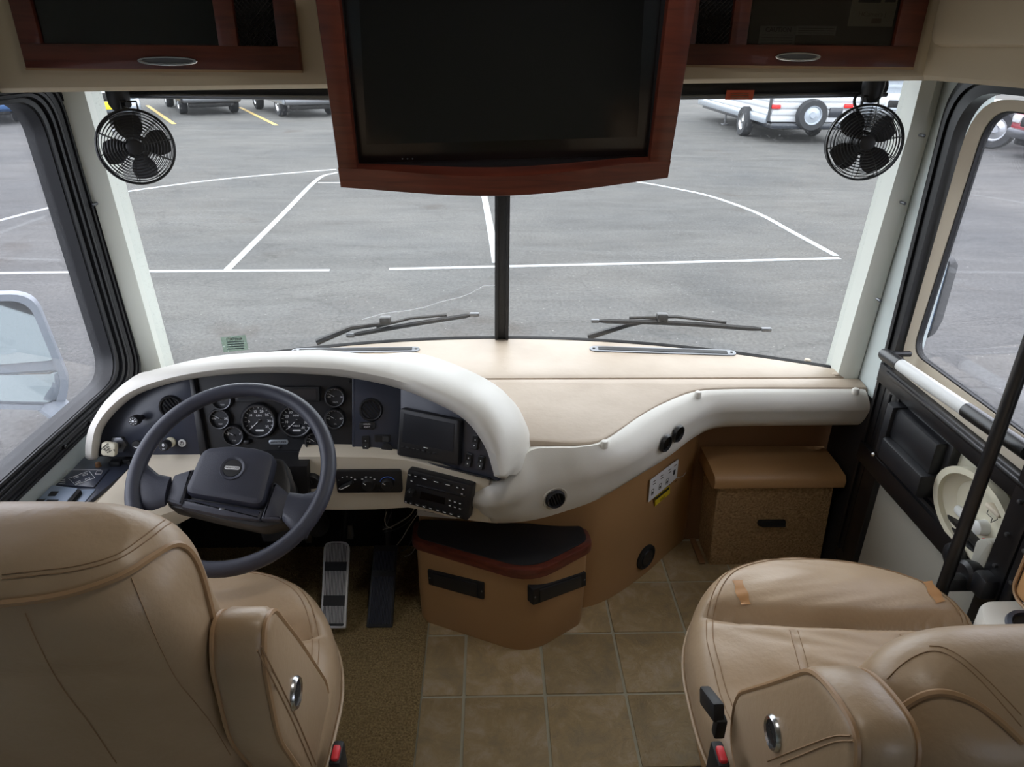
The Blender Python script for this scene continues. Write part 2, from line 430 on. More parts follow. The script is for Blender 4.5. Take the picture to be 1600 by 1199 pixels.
p2 = pillar('trim_2', [(1440, 140), (1425, 200), (1312, 585)], [(1472, 140), (1455, 203), (1343, 585)], 1.15, 1.198, 1)
for tr, l, xx in ((p1, [(173, 205), (146, 320), (232, 450)], -1.10), (p2, [(1443, 212), (1413, 318), (1375, 470)], 1.17)):
    for u, v in l:
        q = at(u, v, x=xx)
        obj('screw_cover', MB().lathe([(.0045, -.02), (.0045, .0012), (.003, .002), (0, .002)], 10, frame(q+V((0, -.002, 0)), (0, -1, 0))), 'grey_metal', tr)

# ---- windshield: two curved panes, centre post, gaskets
def ws(x, z): return V((x, 2.415-.27*((x-.036)/1.12)**2-.085*(z-.72), z))
XC = .042
win = struct('window_1', MB().tube([ws(lerp(-1.13, 1.19, k/40), .715) for k in range(41)], .011, 6), 'black_rubber', label='black rubber gasket along the foot of the two windshield panes')
pane_l = obj('glass_pane', MB().grid(lambda a, b: ws(lerp(-1.13, XC-.012, a), lerp(.70, 1.85, b)), 24, 4), 'windshield_glass', win)
pane_r = obj('glass_pane', MB().grid(lambda a, b: ws(lerp(XC+.012, 1.20, a), lerp(.70, 1.85, b)), 24, 4), 'windshield_glass', win)
mb = MB()
for o_, w_, d_ in ((0, .050, .022), (-.019, .010, .034), (.019, .010, .034)):
    mb.loft([[ws(XC+o_-w_/2, z)+V((0, -d_, 0)), ws(XC+o_+w_/2, z)+V((0, -d_, 0)), ws(XC+o_+w_/2, z)+V((0, .02, 0)), ws(XC+o_-w_/2, z)+V((0, .02, 0))] for z in (.70, 1.30, 1.86)])
obj('centre_post', mb, 'black_rubber', win)
def on_ws(u, v):
    p = at(u, v, y=2.3)
    for _ in range(8): p = at(u, v, y=ws(p.x, p.z).y)
    return p
crack = [(566, 499), (585, 494), (598, 490), (622, 487), (640, 485), (664, 480), (690, 471), (717, 465), (736, 458), (755, 447), (773, 446)]
obj('crack', MB().tube([on_ws(u, v)+V((0, -.002, 0)) for u, v in crack], .0010, 5), 'white_print', pane_l, label='white hairline crack in the windshield glass')
# stickers on the glass
def quad_on(name, pts, m, parent, off=.003, label=None, th=.001):
    P = [on_ws(*p)+V((0, -off, 0)) for p in pts]
    return obj(name, MB().loft([P, [p+V((0, -th, 0)) for p in P]]), m, parent, smooth=0, label=label)
glass('sticker_green', (.62, .74, .66), .03, .12)
st = quad_on('sticker', [(345, 527), (384, 523), (389, 546), (350, 550)], 'sticker_green', pane_l, label='pale green see-through sticker low on the windshield')
a = on_ws(367, 529)
text('printing', 'STMTSWP', .012, frame(a+V((0, -.008, 0)), (0, -1, 0)), 'soft_black', st, bold=.0004)
mb = MB()
for k in range(4):
    a = on_ws(356, 534+k*3.6); b = on_ws(382, 532.5+k*3.6); mb.tube([a+V((0, -.006, 0)), b+V((0, -.006, 0))], .0016, 4)
obj('printing', mb, 'car_dark', st)

# ---- driver's side window
def yz(x, pts): return [(p[0], p[1]) for p in pts]
def side_frame(X, sgn):
    # local a = y, b = z, c = towards the cab
    return Matrix(((0, 0, sgn, X), (1, 0, 0, 0), (0, 1, 0, 0), (0, 0, 0, 1)))
out_ = [(.70, .712), (2.105, .712), (2.035, 1.62), (.70, 1.62)]; in_ = [(.80, .778), (1.975, .778), (1.925, 1.556), (.80, 1.556)]
def blend(t): return rpoly([(lerp(a[0], b[0], t), lerp(a[1], b[1], t)) for a, b in zip(out_, in_)], [.07, .09, .09, .07], 7)
Mw = side_frame(XL, 1)
w2 = struct('window_2', MB().ring(blend(-.02), blend(1.0), -.05, .002, Mw), 'black_rubber', label="black framed window beside the driver's seat")
for t0, t1, c in ((0, .10, .016), (.14, .22, .024), (.26, .34, .022), (.38, .52, .018), (.56, .64, .020), (.68, .78, .015), (.84, .97, .008)):
    obj('frame_rail', MB().ring(blend(t0), blend(t1), 0, c, Mw), 'black_rubber', w2, smooth=30)
for y, z in ((1.62, .737), (1.75, .737), (1.90, .737)):
    obj('screw', MB().lathe([(.006, .014), (.006, .024), (.003, .026), (0, .026)], 8, Mw @ T(y, z, 0)), 'black_metal', w2)
obj('glass_pane', MB().prism(blend(.93), -.030, -.026, Mw), 'side_glass', w2)

# ---- unseen coach window behind the passenger seat, added for its daylight
o_ = rrect(1.33, .78, .06, 4, -1.075, 1.20); i_ = rrect(1.20, .66, .05, 4, -1.075, 1.20)
s_ = struct('window_3', MB().ring(o_, i_, -.05, .015, side_frame(XR+.03, -1)), 'black_rubber')
obj('glass_pane', MB().prism(i_, -.03, -.026, side_frame(XR+.03, -1)), 'side_glass', s_)

# ---- overhead soffit over the windshield
def zs(x): return pl(x, [(-1.13, 1.583), (1.0, 1.628)])
rings = []
for k in range(13):
    x = lerp(-1.13, 1.19, k/12); z = zs(x)
    rings.append([V((x, 1.752, 2.1)), V((x, 1.752, z+.03)), V((x, 1.757, z+.010)), V((x, 1.772, z)), V((x, 2.02, z+.005)), V((x, 2.10, z+.03)), V((x, 2.30, z+.15)), V((x, 2.36, 2.1))])
struct('trim_3', MB().loft(rings), 'soffit_cream')
# moulded panel over the entry door
mb = MB(); Y0, Y1 = -.6, 1.79
mb.loft([[V((1.0, y, 2.1)), V((1.0, y, 1.66)), V((1.004, y, 1.64)), V((1.016, y, 1.63)), V((1.24, y, 1.632)), V((1.24, y, 2.1))] for y in (Y0, .6, Y1, Y1+.012)])
t4 = struct('trim_4', mb, 'soffit_cream')
o_ = rrect(1.55, .36, .035, 5, .955, 1.88)
obj('raised_panel', MB().prism(o_, 0, .022, Matrix(((0, 0, -1, 1.0), (1, 0, 0, 0), (0, 1, 0, 0), (0, 0, 0, 1))), bev=.016), 'soffit_cream', t4)

# ---- entry door with its screen door
Md = side_frame(XR+.03, -1)             # c grows towards the cab
door = struct('door_1', MB().prism([(1.26, .02), (1.86, .02), (1.86, .50), (1.26, .50)], -.02, .012, Md), 'door_grey', label='entry door with black framed screen door beside the passenger seat')
jo = rpoly([(1.10, -.02), (1.925, -.02), (1.935, 1.655), (.60, 1.655), (.60, .9), (1.10, .9)], [.01, .01, .14, .05, .01, .01], 6)
def jam(t, r=.13): return rpoly([(.95, .15), (lerp(1.932, 1.862, t), .15), (lerp(1.962, 1.850, t), lerp(1.645, 1.575, t)), (.95, lerp(1.645, 1.575, t))], [.01, .01, r, .01], 8)
for t0, t1, c in ((-.04, .12, .030), (.16, .30, .040), (.34, .62, .034)):
    a = jam(t0); b = jam(t1); k = len(a)
    # open at the foot and rear: strips between the two outlines
    mb = MB(); A = [V((p.x, p.y, 0)) for p in a]; B = [V((p.x, p.y, 0)) for p in b]
    i0 = 9; A = A[i0:i0+20]; B = B[i0:i0+20]
    mb.loft([[Md @ V((p.x, p.y, 0)), Md @ V((p.x, p.y, c)), Md @ V((q.x, q.y, c)), Md @ V((q.x, q.y, 0))] for p, q in zip(A, B)])
    obj('jamb_rail', mb, 'black_metal', door, smooth=45)
# window reveal (pale moulding), gasket, glass
wo = rpoly([(.95, .855), (1.885, .855), (1.870, 1.59), (.95, 1.59)], [.05, .06, .13, .05], 7)
wi = rpoly([(1.0, .893), (1.866, .893), (1.830, 1.565), (1.0, 1.565)], [.04, .055, .09, .04], 7)
wg = rpoly([(1.004, .897), (1.862, .897), (1.826, 1.561), (1.004, 1.561)], [.04, .055, .09, .04], 7)
mb = MB(); n = len(wo)
mb.loft([[Md @ V((p[0], p[1], c)) for p in o_] for o_, c in ((wo, .0), (wo, .014), (wi, .0), (wi, -.02))], caps=False)
obj('window_moulding', mb, 'ceiling_cream', door)
obj('gasket', MB().ring(wi, wg, -.02, -.003, Md), 'soft_black', door)
obj('glass_pane', MB().prism(wg, -.015, -.011, Md), 'side_glass', door)
# screen-door rails and pocket
def rail(name, y0, y1, z0, z1, c0, c1, m='black_metal', bev=.004, parent=None):
    return obj(name, MB().prism([(y0, z0), (y1, z0), (y1, z1), (y0, z1)], c0, c1, Md, bev=bev), m, parent or door)
rail('rail', 1.26, 1.93, .775, .835, 0, .045)
rail('rail', 1.26, 1.93, .495, .560, 0, .045)
rail('sill', 1.26, 1.90, .835, .862, -.01, .028, 'ceiling_cream')
rail('rail_lip', 1.26, 1.88, .815, .828, .04, .052)
rail('stile', 1.82, 1.935, .10, .80, 0, .032)
rail('stile', 1.80, 1.86, .50, .80, 0, .042)
rail('stile', 1.195, 1.225, .12, 1.64, 0, .055)
rail('stile', 1.235, 1.300, .12, 1.64, 0, .050)
rail('lower_track', 1.30, 1.78, .560, .575, .0, .036)
rail('lower_track', 1.30, 1.78, .580, .592, .0, .030)
for k in range(6):
    for y in (1.21, 1.268):
        z = .43+.09*k
        obj('screw', MB().lathe([(.005, .05), (.005, .0575), (0, .0585)], 8, Md @ T(y, z, 0)), 'grey_metal', door)
rail('backing_panel', 1.30, 1.81, .56, .78, .0, .004, 'ivory_plastic', 0)
pk = rail('pocket', 1.545, 1.81, .585, .775, -.02, .030, 'black_plastic', .01)
obj('pocket_step', MB().prism([(1.565, .665), (1.79, .665), (1.79, .762), (1.565, .762)], .03, .062, Md, bev=.012), 'black_plastic', pk)
obj('pocket_face', MB().prism([(1.555, .60), (1.765, .60), (1.765, .668), (1.555, .668)], .03, .085, Md, bev=.012), 'black_plastic', pk)
obj('pocket_end', MB().prism([(1.765, .60), (1.80, .60), (1.80, .765), (1.765, .765)], .03, .075, Md, bev=.010), 'black_plastic', pk)
obj('pull_rod', MB().tube([Md @ V((1.82, z, .055)) for z in (.78, .70, .60, .575)], .004, 6), 'black_metal', pk)
obj('rod_end', MB().lathe([(.007, 0), (.008, .004), (.005, .01), (0, .011)], 10, Md @ T(1.822, .572, .055)), 'bright_metal', pk)
# round latch well
Md0 = Md; Md = Md @ T(0, 0, .036)
el = [(1.405+.150*math.cos(t), .655+.105*math.sin(t)) for t in [2*math.pi*k/32 for k in range(32)]]
el2 = [(1.405+.130*math.cos(t), .655+.088*math.sin(t)) for t in [2*math.pi*k/32 for k in range(32)]]
lw = obj('latch_well', MB().ring(el, el2, -.02, .008, Md), 'ivory_plastic', door)
obj('latch_dish', MB().loft([[Md @ V((p[0], p[1], -.006)) for p in el2], [Md @ V((1.405+(p[0]-1.405)*.8, .655+(p[1]-.655)*.8, -.028)) for p in el2], [Md @ V((1.405, .655, -.03)) for p in el2]], caps=False), 'ivory_plastic', lw)
obj('latch_lever', MB().rbox((1.425, .625, -.012), (.10, .022, .02), .008, Md), 'white_plastic', lw)
obj('latch_knob', MB().lathe([(.02, -.03), (.018, -.005), (.01, 0), (0, 0)], 14, Md @ T(1.385, .63, 0)), 'white_plastic', lw)
obj('latch_catch', MB().rbox((1.352, .706, -.008), (.052, .014, .02), .005, Md), 'ceiling_cream', lw)
obj('lock_mark', MB().lathe([(.006, -.03), (.006, -.024), (0, -.023)], 10, Md @ T(1.372, .60, 0)), 'red_plastic', lw)
text('lock_digit', '6', .018, Md @ T(1.318, .722, -.0185) @ Matrix.Scale(-1, 4, (1, 0, 0)), 'soft_black', lw)
mb = MB(); mb.tube([Md @ V((1.385+dx, .672+dz, -.02)) for dx, dz in ((0, 0), (-.02, 0), (-.02, -.012), (-.035, .008), (-.02, .026), (-.02, .014), (0, .014))], .0012, 4, closed=True)
obj('arrow_mark', mb, 'soft_black', lw)
Md = Md0
obj('latch_handle', MB().prism(rpoly([(1.30, .535), (1.345, .535), (1.352, .62), (1.322, .648), (1.30, .648)], .012, 3), .0, .05, Md, bev=.008), 'door_grey', door)
obj('grab_knob', MB().lathe([(.028, .045), (.034, .055), (.034, .068), (.026, .074), (0, .075)], 18, Md @ T(1.385, .54, 0)), 'black_plastic', door)
obj('grab_knob', MB().lathe([(.030, .045), (.036, .065), (.036, .080), (.028, .088), (0, .089)], 18, Md @ T(1.312, .545, 0)), 'black_plastic', door)
obj('knob_bracket', MB().rbox((1.265, .555, .06), (.05, .06, .05), .012, Md), 'black_plastic', door)

# grab bar across the door (white tube, black sleeved ends)
gb = thing('grab_bar', 'white grab bar with black sleeved ends across the entry door window', 'grab bar', (1.12, 1.5, .91))
pa, pb = at(1381, 553, x=1.15), at(1632, 724, x=1.15)
d = (pb-pa)
obj('sleeve', MB().tube([pa, pa+d*.02, pa+d*.14], [.017, .019, .019], 14), 'black_metal', gb)
obj('bar', MB().tube([pa+d*.14, pa+d*.60], .0175, 14), 'white_plastic', gb)
obj('sleeve', MB().tube([pa+d*.60, pa+d*.93], .019, 14), 'black_metal', gb)
obj('bracket', MB().rbox(pa+d*.05+V((.03, 0, .012)), (.06, .016, .016), .005), 'black_metal', gb)
obj('bracket', MB().rbox(pa+d*.91+V((.03, 0, .0)), (.06, .016, .016), .005), 'black_metal', gb)
# upright grab pole
gp = thing('grab_pole', 'tall black upright grab pole in front of the entry door', 'grab pole', (1.10, 1.303, .5))
obj('pole', MB().tube([V((1.10, 1.303, z)) for z in (.44, .47, 1.2, 1.70)], [.012, .015, .015, .015], 14), 'black_metal', gp)
obj('bracket', MB().rbox((1.14, 1.303, .53), (.08, .03, .04), .008), 'black_metal', gp)
obj('bracket', MB().rbox((1.06, 1.303, 1.66), (.08, .03, .04), .008), 'black_metal', gp)

# ---- carpet under the driver
def cz(x, y):
    e = min(1, max(0, (-.206-x)/.02)); random.seed(int(x*1e4)*7919+int(y*1e4)); return .012*math.sqrt(e)+(random.random()-.5)*.004*e
NX, NY = 150, 200
cp = obj('carpet', MB().grid(lambda a, b: (lambda x, y: V((x, y, cz(x, y))))(lerp(-.204, -1.129, a), lerp(.75, 2.14, b)), NX, NY), 'carpet', None, smooth=80)
tag(cp, "olive brown cut-pile carpet on the floor under the driver's pedals", 'carpet')
random.seed(11)

# ---- unseen fill lamp added under the ceiling to brighten the cockpit
mat('fill_lamp_diffuser', (255, 246, 232), .5, emit=((255, 250, 242), 24.0))
for lx, ly, lb in ((.10, .95, 'round unseen fill lamp added over the aisle behind the television surround'),):
    t = thing('fill_lamp', lb, 'lamp', (lx, ly, 2.06))
    obj('fill_lamp_ring', MB().lathe([(.10, 0), (.115, 0), (.115, -.02), (.10, -.024), (.092, -.018)], 28, T(lx, ly, 2.098), False), 'bright_metal', t)
    obj('diffuser', MB().lathe([(.092, -.018), (.07, -.028), (.03, -.033), (0, -.034)], 28, T(lx, ly, 2.098)), 'fill_lamp_diffuser', t)

# ================================================================== OUTSIDE
gr = struct('ground', MB().grid(lambda a, b: V((lerp(-70, 70, a), lerp(-40, 110, b), ZG)), 10, 10), 'asphalt')
def stripe(px, wd, m, label, z=ZG):
    P = [at(u, v, z=z) for u, v in px]
    if len(P) > 2: P = spline(P, 24)
    L, Rr = [], []
    for i, p in enumerate(P):
        t = (P[min(i+1, len(P)-1)]-P[max(i-1, 0)]).normalized(); nrm = V((-t.y, t.x, 0))*wd/2
        L.append(p+nrm); Rr.append(p-nrm)
    rings = [[a, a+V((0, 0, .006)), b+V((0, 0, .006)), b] for a, b in zip(L, Rr)]
    o = obj('painted_line', MB().loft(rings), m, None, smooth=0)
    return tag(o, label, 'painted line')
stripe([(-60, 363), (0, 345), (90, 322), (170, 304), (350, 280), (525, 265)], .09, 'paint_white', 'long curved white line sweeping behind the fan on the driver\'s side')
stripe([(526, 270), (497, 280), (440, 337), (355, 422)], .085, 'paint_white', 'bent white line slanting down from beside the television to the long crosswise line')
stripe([(497, 286), (540, 286)], .06, 'paint_white', 'short thin white line touching the lower corner of the television')
stripe([(-60, 428), (250, 424.5), (515, 423)], .07, 'paint_white', 'crosswise white line ending above the gauge hood')
stripe([(755, 298), (764, 345), (772, 390), (775.5, 411)], .10, 'paint_white', 'white line running up beside the windshield centre post')
stripe([(608, 421), (1000, 412), (1312, 404)], .075, 'paint_white', 'straight white line crossing behind the windshield centre post')
stripe([(960, 281), (1005, 286), (1060, 296), (1110, 307), (1180, 332), (1240, 364), (1306, 400)], .085, 'paint_white', 'curved white line dropping below the fan on the door side')
stripe([(230, 165), (272, 194)], .13, 'paint_yellow', 'yellow stall line just past the driver\'s side fan')
stripe([(375, 168), (432, 196)], .13, 'paint_yellow', 'yellow stall line halfway between the fan and the television')

def wheel(parent, c, r, wdt, ax, rim='bright_metal', name='wheel'):
    """ax: unit axle direction pointing outwards"""
    Mf = frame(c, ax, (0, 0, 1))
    t = obj(name, MB().lathe([(r*.60, -wdt/2), (r*.92, -wdt/2), (r, -wdt*.32), (r, wdt*.32), (r*.92, wdt/2), (r*.60, wdt/2), (r*.60, -wdt/2)], 28, Mf, False), 'tyre', parent)
    obj('rim', MB().lathe([(r*.62, -wdt*.3), (r*.62, wdt*.46), (r*.56, wdt*.46), (r*.50, wdt*.30), (r*.22, wdt*.34), (r*.18, wdt*.46), (0, wdt*.46)], 20, Mf), rim, t)
    mb = MB()
    return t

# ---- travel trailer, rear end towards the motorhome
c = at(1200, 190, y=20.0); X0 = c.x; Y0 = 20.0; W, L = 2.45, 7.0; Zb = c.z; HT = 2.5
tr = thing('travel_trailer', 'white ribbed travel trailer with a spare wheel on its back', 'trailer', (X0+W/2, Y0+L/2, ZG))
obj('body', MB().rbox((X0+W/2, Y0+L/2, Zb+HT/2), (W, L, HT), .06), 'trailer_white', tr)
for k in range(14):
    z = Zb+.06+k*.17
    mb = MB().rbox((X0+W/2, Y0-.012, z), (W-.12, .03, .13), .012); obj('siding_board', mb, 'trailer_white', tr)
    mb = MB().rbox((X0-.012, Y0+L/2, z), (.03, L-.12, .13), .012); obj('siding_board', mb, 'trailer_white', tr)
obj('corner_trim', MB().rbox((X0, Y0, Zb+HT/2), (.07, .07, HT), .02), 'grey_metal', tr)
obj('corner_trim', MB().rbox((X0+W, Y0, Zb+HT/2), (.07, .07, HT), .02), 'grey_metal', tr)
obj('side_rail', MB().rbox((X0-.05, Y0+L/2-.1, Zb+.05), (.10, L-.3, .22), .03), 'car_silver', tr)
obj('chassis', MB().rbox((X0+W/2, Y0+L/2, Zb-.12), (W-.3, L, .16), .03), 'car_dark', tr)
obj('bumper', MB().rbox((X0+W/2, Y0-.10, Zb-.10), (W-.1, .14, .14), .03), 'car_dark', tr)
for u, v in ((1213, 167), (1326, 166)):
    q = at(u, v, y=Y0-.05); obj('tail_light', MB().rbox(q, (.24, .06, .11), .02), 'lamp_red', tr)
q = at(1306, 176, y=Y0-.05); obj('hatch', MB().rbox(q, (.36, .05, .24), .03), 'car_dark', tr)
for u in (1161, 1268):
    q = at(u, 212, z=ZG); s_ = -1 if u < 1200 else 1
    wheel(tr, V((q.x, q.y, ZG+.40)), .40, .25, (-1, 0, 0) if s_ < 0 else (1, 0, 0))
    q2 = q+V((0, .95, 0))
axle = obj('axle', MB().tube([at(1161, 212, z=ZG)+V((0, 0, .4)), at(1268, 212, z=ZG)+V((0, 0, .4))], .06, 8), 'car_dark', tr)
q = at(1268, 180, y=Y0-.22)
wheel(tr, q, .40, .24, (0, -1, 0), 'car_silver', 'spare_wheel')
q = at(1137, 160, y=Y0+4.5); obj('jack_stand', MB().tube([q, V((q.x, q.y, ZG+.02))], .03, 6).rbox((q.x, q.y, ZG+.02), (.2, .2, .04), .01), 'grey_metal', tr)
obj('tow_bar', MB().tube([V((X0+.3, Y0+L, Zb-.1)), V((X0+W/2, Y0+L+1.3, Zb-.05))], .06, 6).tube([V((X0+W-.3, Y0+L, Zb-.1)), V((X0+W/2, Y0+L+1.3, Zb-.05))], .06, 6), 'car_dark', tr)

# ---- parked vehicles
def vehicle(name, label, cat, nose, hd, body, truck=True, rim='bright_metal', lamp='white_plastic', plate=None, back=False):
    """nose: ground point under the front bumper; hd: heading of the nose"""
    hd = V((hd[0], hd[1], 0)).normalized(); sd = V((hd.y, -hd.x, 0))
    Mv = Matrix(((hd.x, sd.x, 0, nose[0]), (hd.y, sd.y, 0, nose[1]), (0, 0, 1, ZG), (0, 0, 0, 1)))   # local: x forward, y right, z up; nose at 0
    L = 5.2; Wd = 1.0
    t = thing(name, label, cat, Mv @ V((-L/2, 0, 0)))
    pr = [(-.02, .42), (0, .62), (-.05, .98), (-.35, 1.08), (-1.45, 1.16), (-2.05, 1.78), (-3.35, 1.82), (-3.75, 1.20), (-5.1, 1.16), (-5.2, .9), (-5.18, .45)] if truck else \
         [(-.02, .35), (0, .55), (-.08, .80), (-.5, .95), (-1.35, 1.02), (-2.1, 1.55), (-4.2, 1.60), (-5.0, 1.05), (-5.15, .8), (-5.1, .36)]
    pr = rpoly(pr, .12, 4)
    A = Mv @ Matrix(((1, 0, 0, 0), (0, 0, 1, 0), (0, 1, 0, 0), (0, 0, 0, 1)))      # a = x, b = z, c = y
    n = len(pr); rings = []
    for c in (-1.0, -.97, -.90, .90, .97, 1.0):
        s_ = 1.0 if abs(c) < .95 else (.985 if abs(c) < .98 else .95)
        rings.append([A @ V((-2.6+(p[0]+2.6)*s_, .9+(p[1]-.9)*s_, c*Wd)) for p in pr])
    obj('body', MB().loft(rings), body, t, smooth=40)
    g = rpoly([(-1.56, 1.18), (-2.12, 1.70), (-3.28, 1.74), (-3.6, 1.22)], .05, 3)
    for c in (-1.005, .985): obj('side_window', MB().prism(g, c, c+.02, A), 'car_glass', t)
    obj('windshield', MB().box((0, 0, 0), (.02, 1.6, .66), Mv @ T(-1.77, 0, 1.47) @ Matrix.Rotation(R(43), 4, 'Y')), 'car_glass', t)
    obj('bumper', MB().rbox((-.02, 0, .52), (.16, 1.9, .22), .05, Mv), 'grey_metal' if truck else body, t)
    obj('skid_panel', MB().rbox((-.18, 0, .34), (.2, 1.5, .16), .04, Mv), 'soft_black', t)
    obj('grille', MB().rbox((0, 0, .80), (.08, 1.0, .22), .03, Mv), 'soft_black', t)
    for s_ in (-1, 1): obj('headlight', MB().rbox((-.04, s_*.74, .84), (.12, .34, .18), .04, Mv), lamp, t)
    if plate: obj('number_plate', MB().rbox((.075, 0, .56), (.02, .55, .22), .01, Mv), plate, t)
    for x in (-.95, -4.2):
        for s_ in (-1, 1):
            wheel(t, Mv @ V((x, s_*.86, .39)), .39, .26, (sd*s_)[:], rim)
    return t
hd = (.49, -.87)
vehicle('parked_car', 'grey car with a yellow front plate, parked beyond the driver\'s side fan', 'car', at(170, 196, z=ZG)[:2], hd, 'car_silver', False, plate='label_yellow')
vehicle('parked_car', 'dark pickup parked between the two yellow stall lines', 'car', at(335, 180, z=ZG)[:2], hd, 'car_dark')
vehicle('parked_car', 'silver pickup parked nearest the television, past the second yellow line', 'car', at(492, 184, z=ZG)[:2], hd, 'car_silver')
vehicle('parked_car', 'silver pickup nose-on behind the door side fan', 'car', at(1405, 206, z=ZG)[:2], (-.25, -1), 'car_silver')
vehicle('parked_car', 'red pickup seen through the top of the entry door window', 'car', at(1600, 249, z=ZG)[:2], (-1, .08), 'car_red')
vehicle('parked_car', 'blue car seen through the top of the driver\'s side window', 'car', at(-25, 196, z=ZG)[:2], (.49, -.87), 'car_blue', False)
q = at(1548, 232, z=ZG)
lt = thing('parked_trailer', 'low white utility trailer with a big tyre, seen through the entry door window', 'trailer', (q.x+1.2, q.y+1.5, ZG))
wheel(lt, V((q.x, q.y, ZG+.48)), .48, .3, (-.8, -.6, 0))
wheel(lt, V((q.x+1.9, q.y-.2, ZG+.48)), .48, .3, (.8, .6, 0))
obj('deck', MB().rbox((q.x+.95, q.y+1.6, ZG+.85), (1.6, 3.4, .36), .05), 'trailer_white', lt)
obj('axle', MB().tube([V((q.x, q.y, ZG+.48)), V((q.x+1.9, q.y-.2, ZG+.48))], .06, 8), 'car_dark', lt)

# ---- outside mirrors
ml = thing('side_mirror', 'large silver outside mirror with two panes beyond the driver\'s window', 'mirror', (-1.5, 2.12, .5))
nn = V((.42, -.90, .06)).normalized(); oo = at(45, 550, y=2.12)
Mm = frame(oo, nn)
inv = Mm.inverted()
def onm(u, v): q = inv @ atp(u, v, oo, nn); return (q.x, q.y)
outl = rpoly([onm(-130, 462), onm(52, 458), onm(110, 600), onm(98, 640), onm(-130, 634)], [.06, .06, .05, .03, .05], 6)
obj('housing', MB().loft([[Mm @ V((p[0], p[1], 0)) for p in outl], [Mm @ V((p[0], p[1], -.04)) for p in outl], [Mm @ V((p[0]*.7-.03, p[1]*.75, -.11)) for p in outl]]), 'mirror_housing', ml)
obj('rim', MB().ring(outl, [V((p[0], p[1])) for p in inset(outl[::-1], .016)[::-1]] if False else [V((p[0]*.90-.012, p[1]*.90)) for p in outl], -.004, .012, Mm), 'mirror_housing', ml)
g1 = rpoly([onm(-115, 470), onm(42, 470), onm(88, 562), onm(-115, 578)], .025, 4)
g2 = rpoly([onm(-115, 590), onm(92, 578), onm(97, 610), onm(90, 626), onm(-115, 624)], .02, 4)
obj('mirror_pane', MB().prism(g1, .002, .006, Mm), 'mirror_glass', ml)
obj('mirror_pane', MB().loft([[Mm @ V((p[0], p[1], .0)) for p in g2], [Mm @ V((p[0], p[1], .006)) for p in g2], [Mm @ V((p[0]*.9-.01, p[1]*.985-.002, .010)) for p in g2]]), 'mirror_glass', ml)
b0 = at(80, 632, y=2.15); b1 = at(140, 655, x=-1.20)
obj('arm', MB().tube([b0, b0.lerp(b1, .5)+V((0, 0, -.03)), b1], [.045, .04, .045], 10, flat=.6), 'mirror_housing', ml)
mr = thing('side_mirror', 'narrow dark outside mirror seen through the entry door window', 'mirror', (1.62, 2.4, .7))
nn = V((-.75, -.66, .05)).normalized(); oo = at(1457, 466, x=1.55); Mm = frame(oo, nn); inv = Mm.inverted()
outl = rpoly([onm(1470, 400), onm(1486, 408), onm(1452, 530), onm(1432, 530), onm(1436, 500)], .03, 5)
obj('housing', MB().loft([[Mm @ V((p[0], p[1], 0)) for p in outl], [Mm @ V((p[0], p[1], -.06)) for p in outl], [Mm @ V((p[0]*.7, p[1]*.8, -.13)) for p in outl]]), 'soft_black', mr)
mat('mirror_blue', (130, 156, 190), .06, .9)
obj('mirror_pane', MB().prism([V((p[0]*.80, p[1]*.88)) for p in outl], 0, .005, Mm), 'mirror_blue', mr)
obj('arm', MB().tube([oo+V((.02, .05, -.12)), oo+V((-.18, .02, -.26)), V((1.275, oo.y-.30, oo.z-.34))], .03, 8), 'car_dark', mr)

# ---- wipers lying against the outside of the windshield
def wiper(label, blade, arm, clip):
    t = thing('wiper', label, 'wiper', on_ws(*arm[0])+V((0, .03, 0)))
    o_ = V((0, .035, 0)); a = [on_ws(*p)+o_ for p in blade]
    bl = spline(a, 14)
    b = obj('blade', MB().tube(bl, [.004]+[.009]*13+[.004], 6), 'black_rubber', t)
    obj('blade_tip', MB().rbox(a[-1], (.035, .016, .014), .004), 'grey_metal', b)
    obj('blade_tip', MB().rbox(a[0], (.03, .016, .014), .004), 'grey_metal', b)
    obj('blade_spine', MB().tube([bl[3]+V((0, .008, .012)), bl[7]+V((0, .008, .022)), bl[11]+V((0, .008, .012))], .006, 6), 'black_metal', t)
    obj('arm', MB().tube([on_ws(*p)+o_+V((0, .012, 0)) for p in arm], [.013, .010, .007], 8), 'black_metal', t)
    obj('clip', MB().rbox(on_ws(*clip)+o_, (.04, .03, .028), .006), 'black_metal', t)
wiper("wiper resting on the glass before the driver, blade sloping up to the centre post", [(545, 530), (640, 513), (741, 497)], [(490, 543), (545, 520), (605, 512)], (600, 506))
wiper("wiper resting nearly level on the glass ahead of the passenger", [(932, 507), (1060, 511), (1203, 521)], [(922, 534), (985, 515), (1040, 505)], (1038, 501))

# ================================================================== DASHBOARD
def px(p):
    q = V(p)-CAM; d = q.dot(AZ); return (800+F*q.dot(AX)/d, 599.5+F*q.dot(AY)/d)
dash = thing('dashboard', 'cream and black motorhome dashboard with gauges, radio and padded tan top under the windshield', 'dashboard', (.04, 1.95, 0))
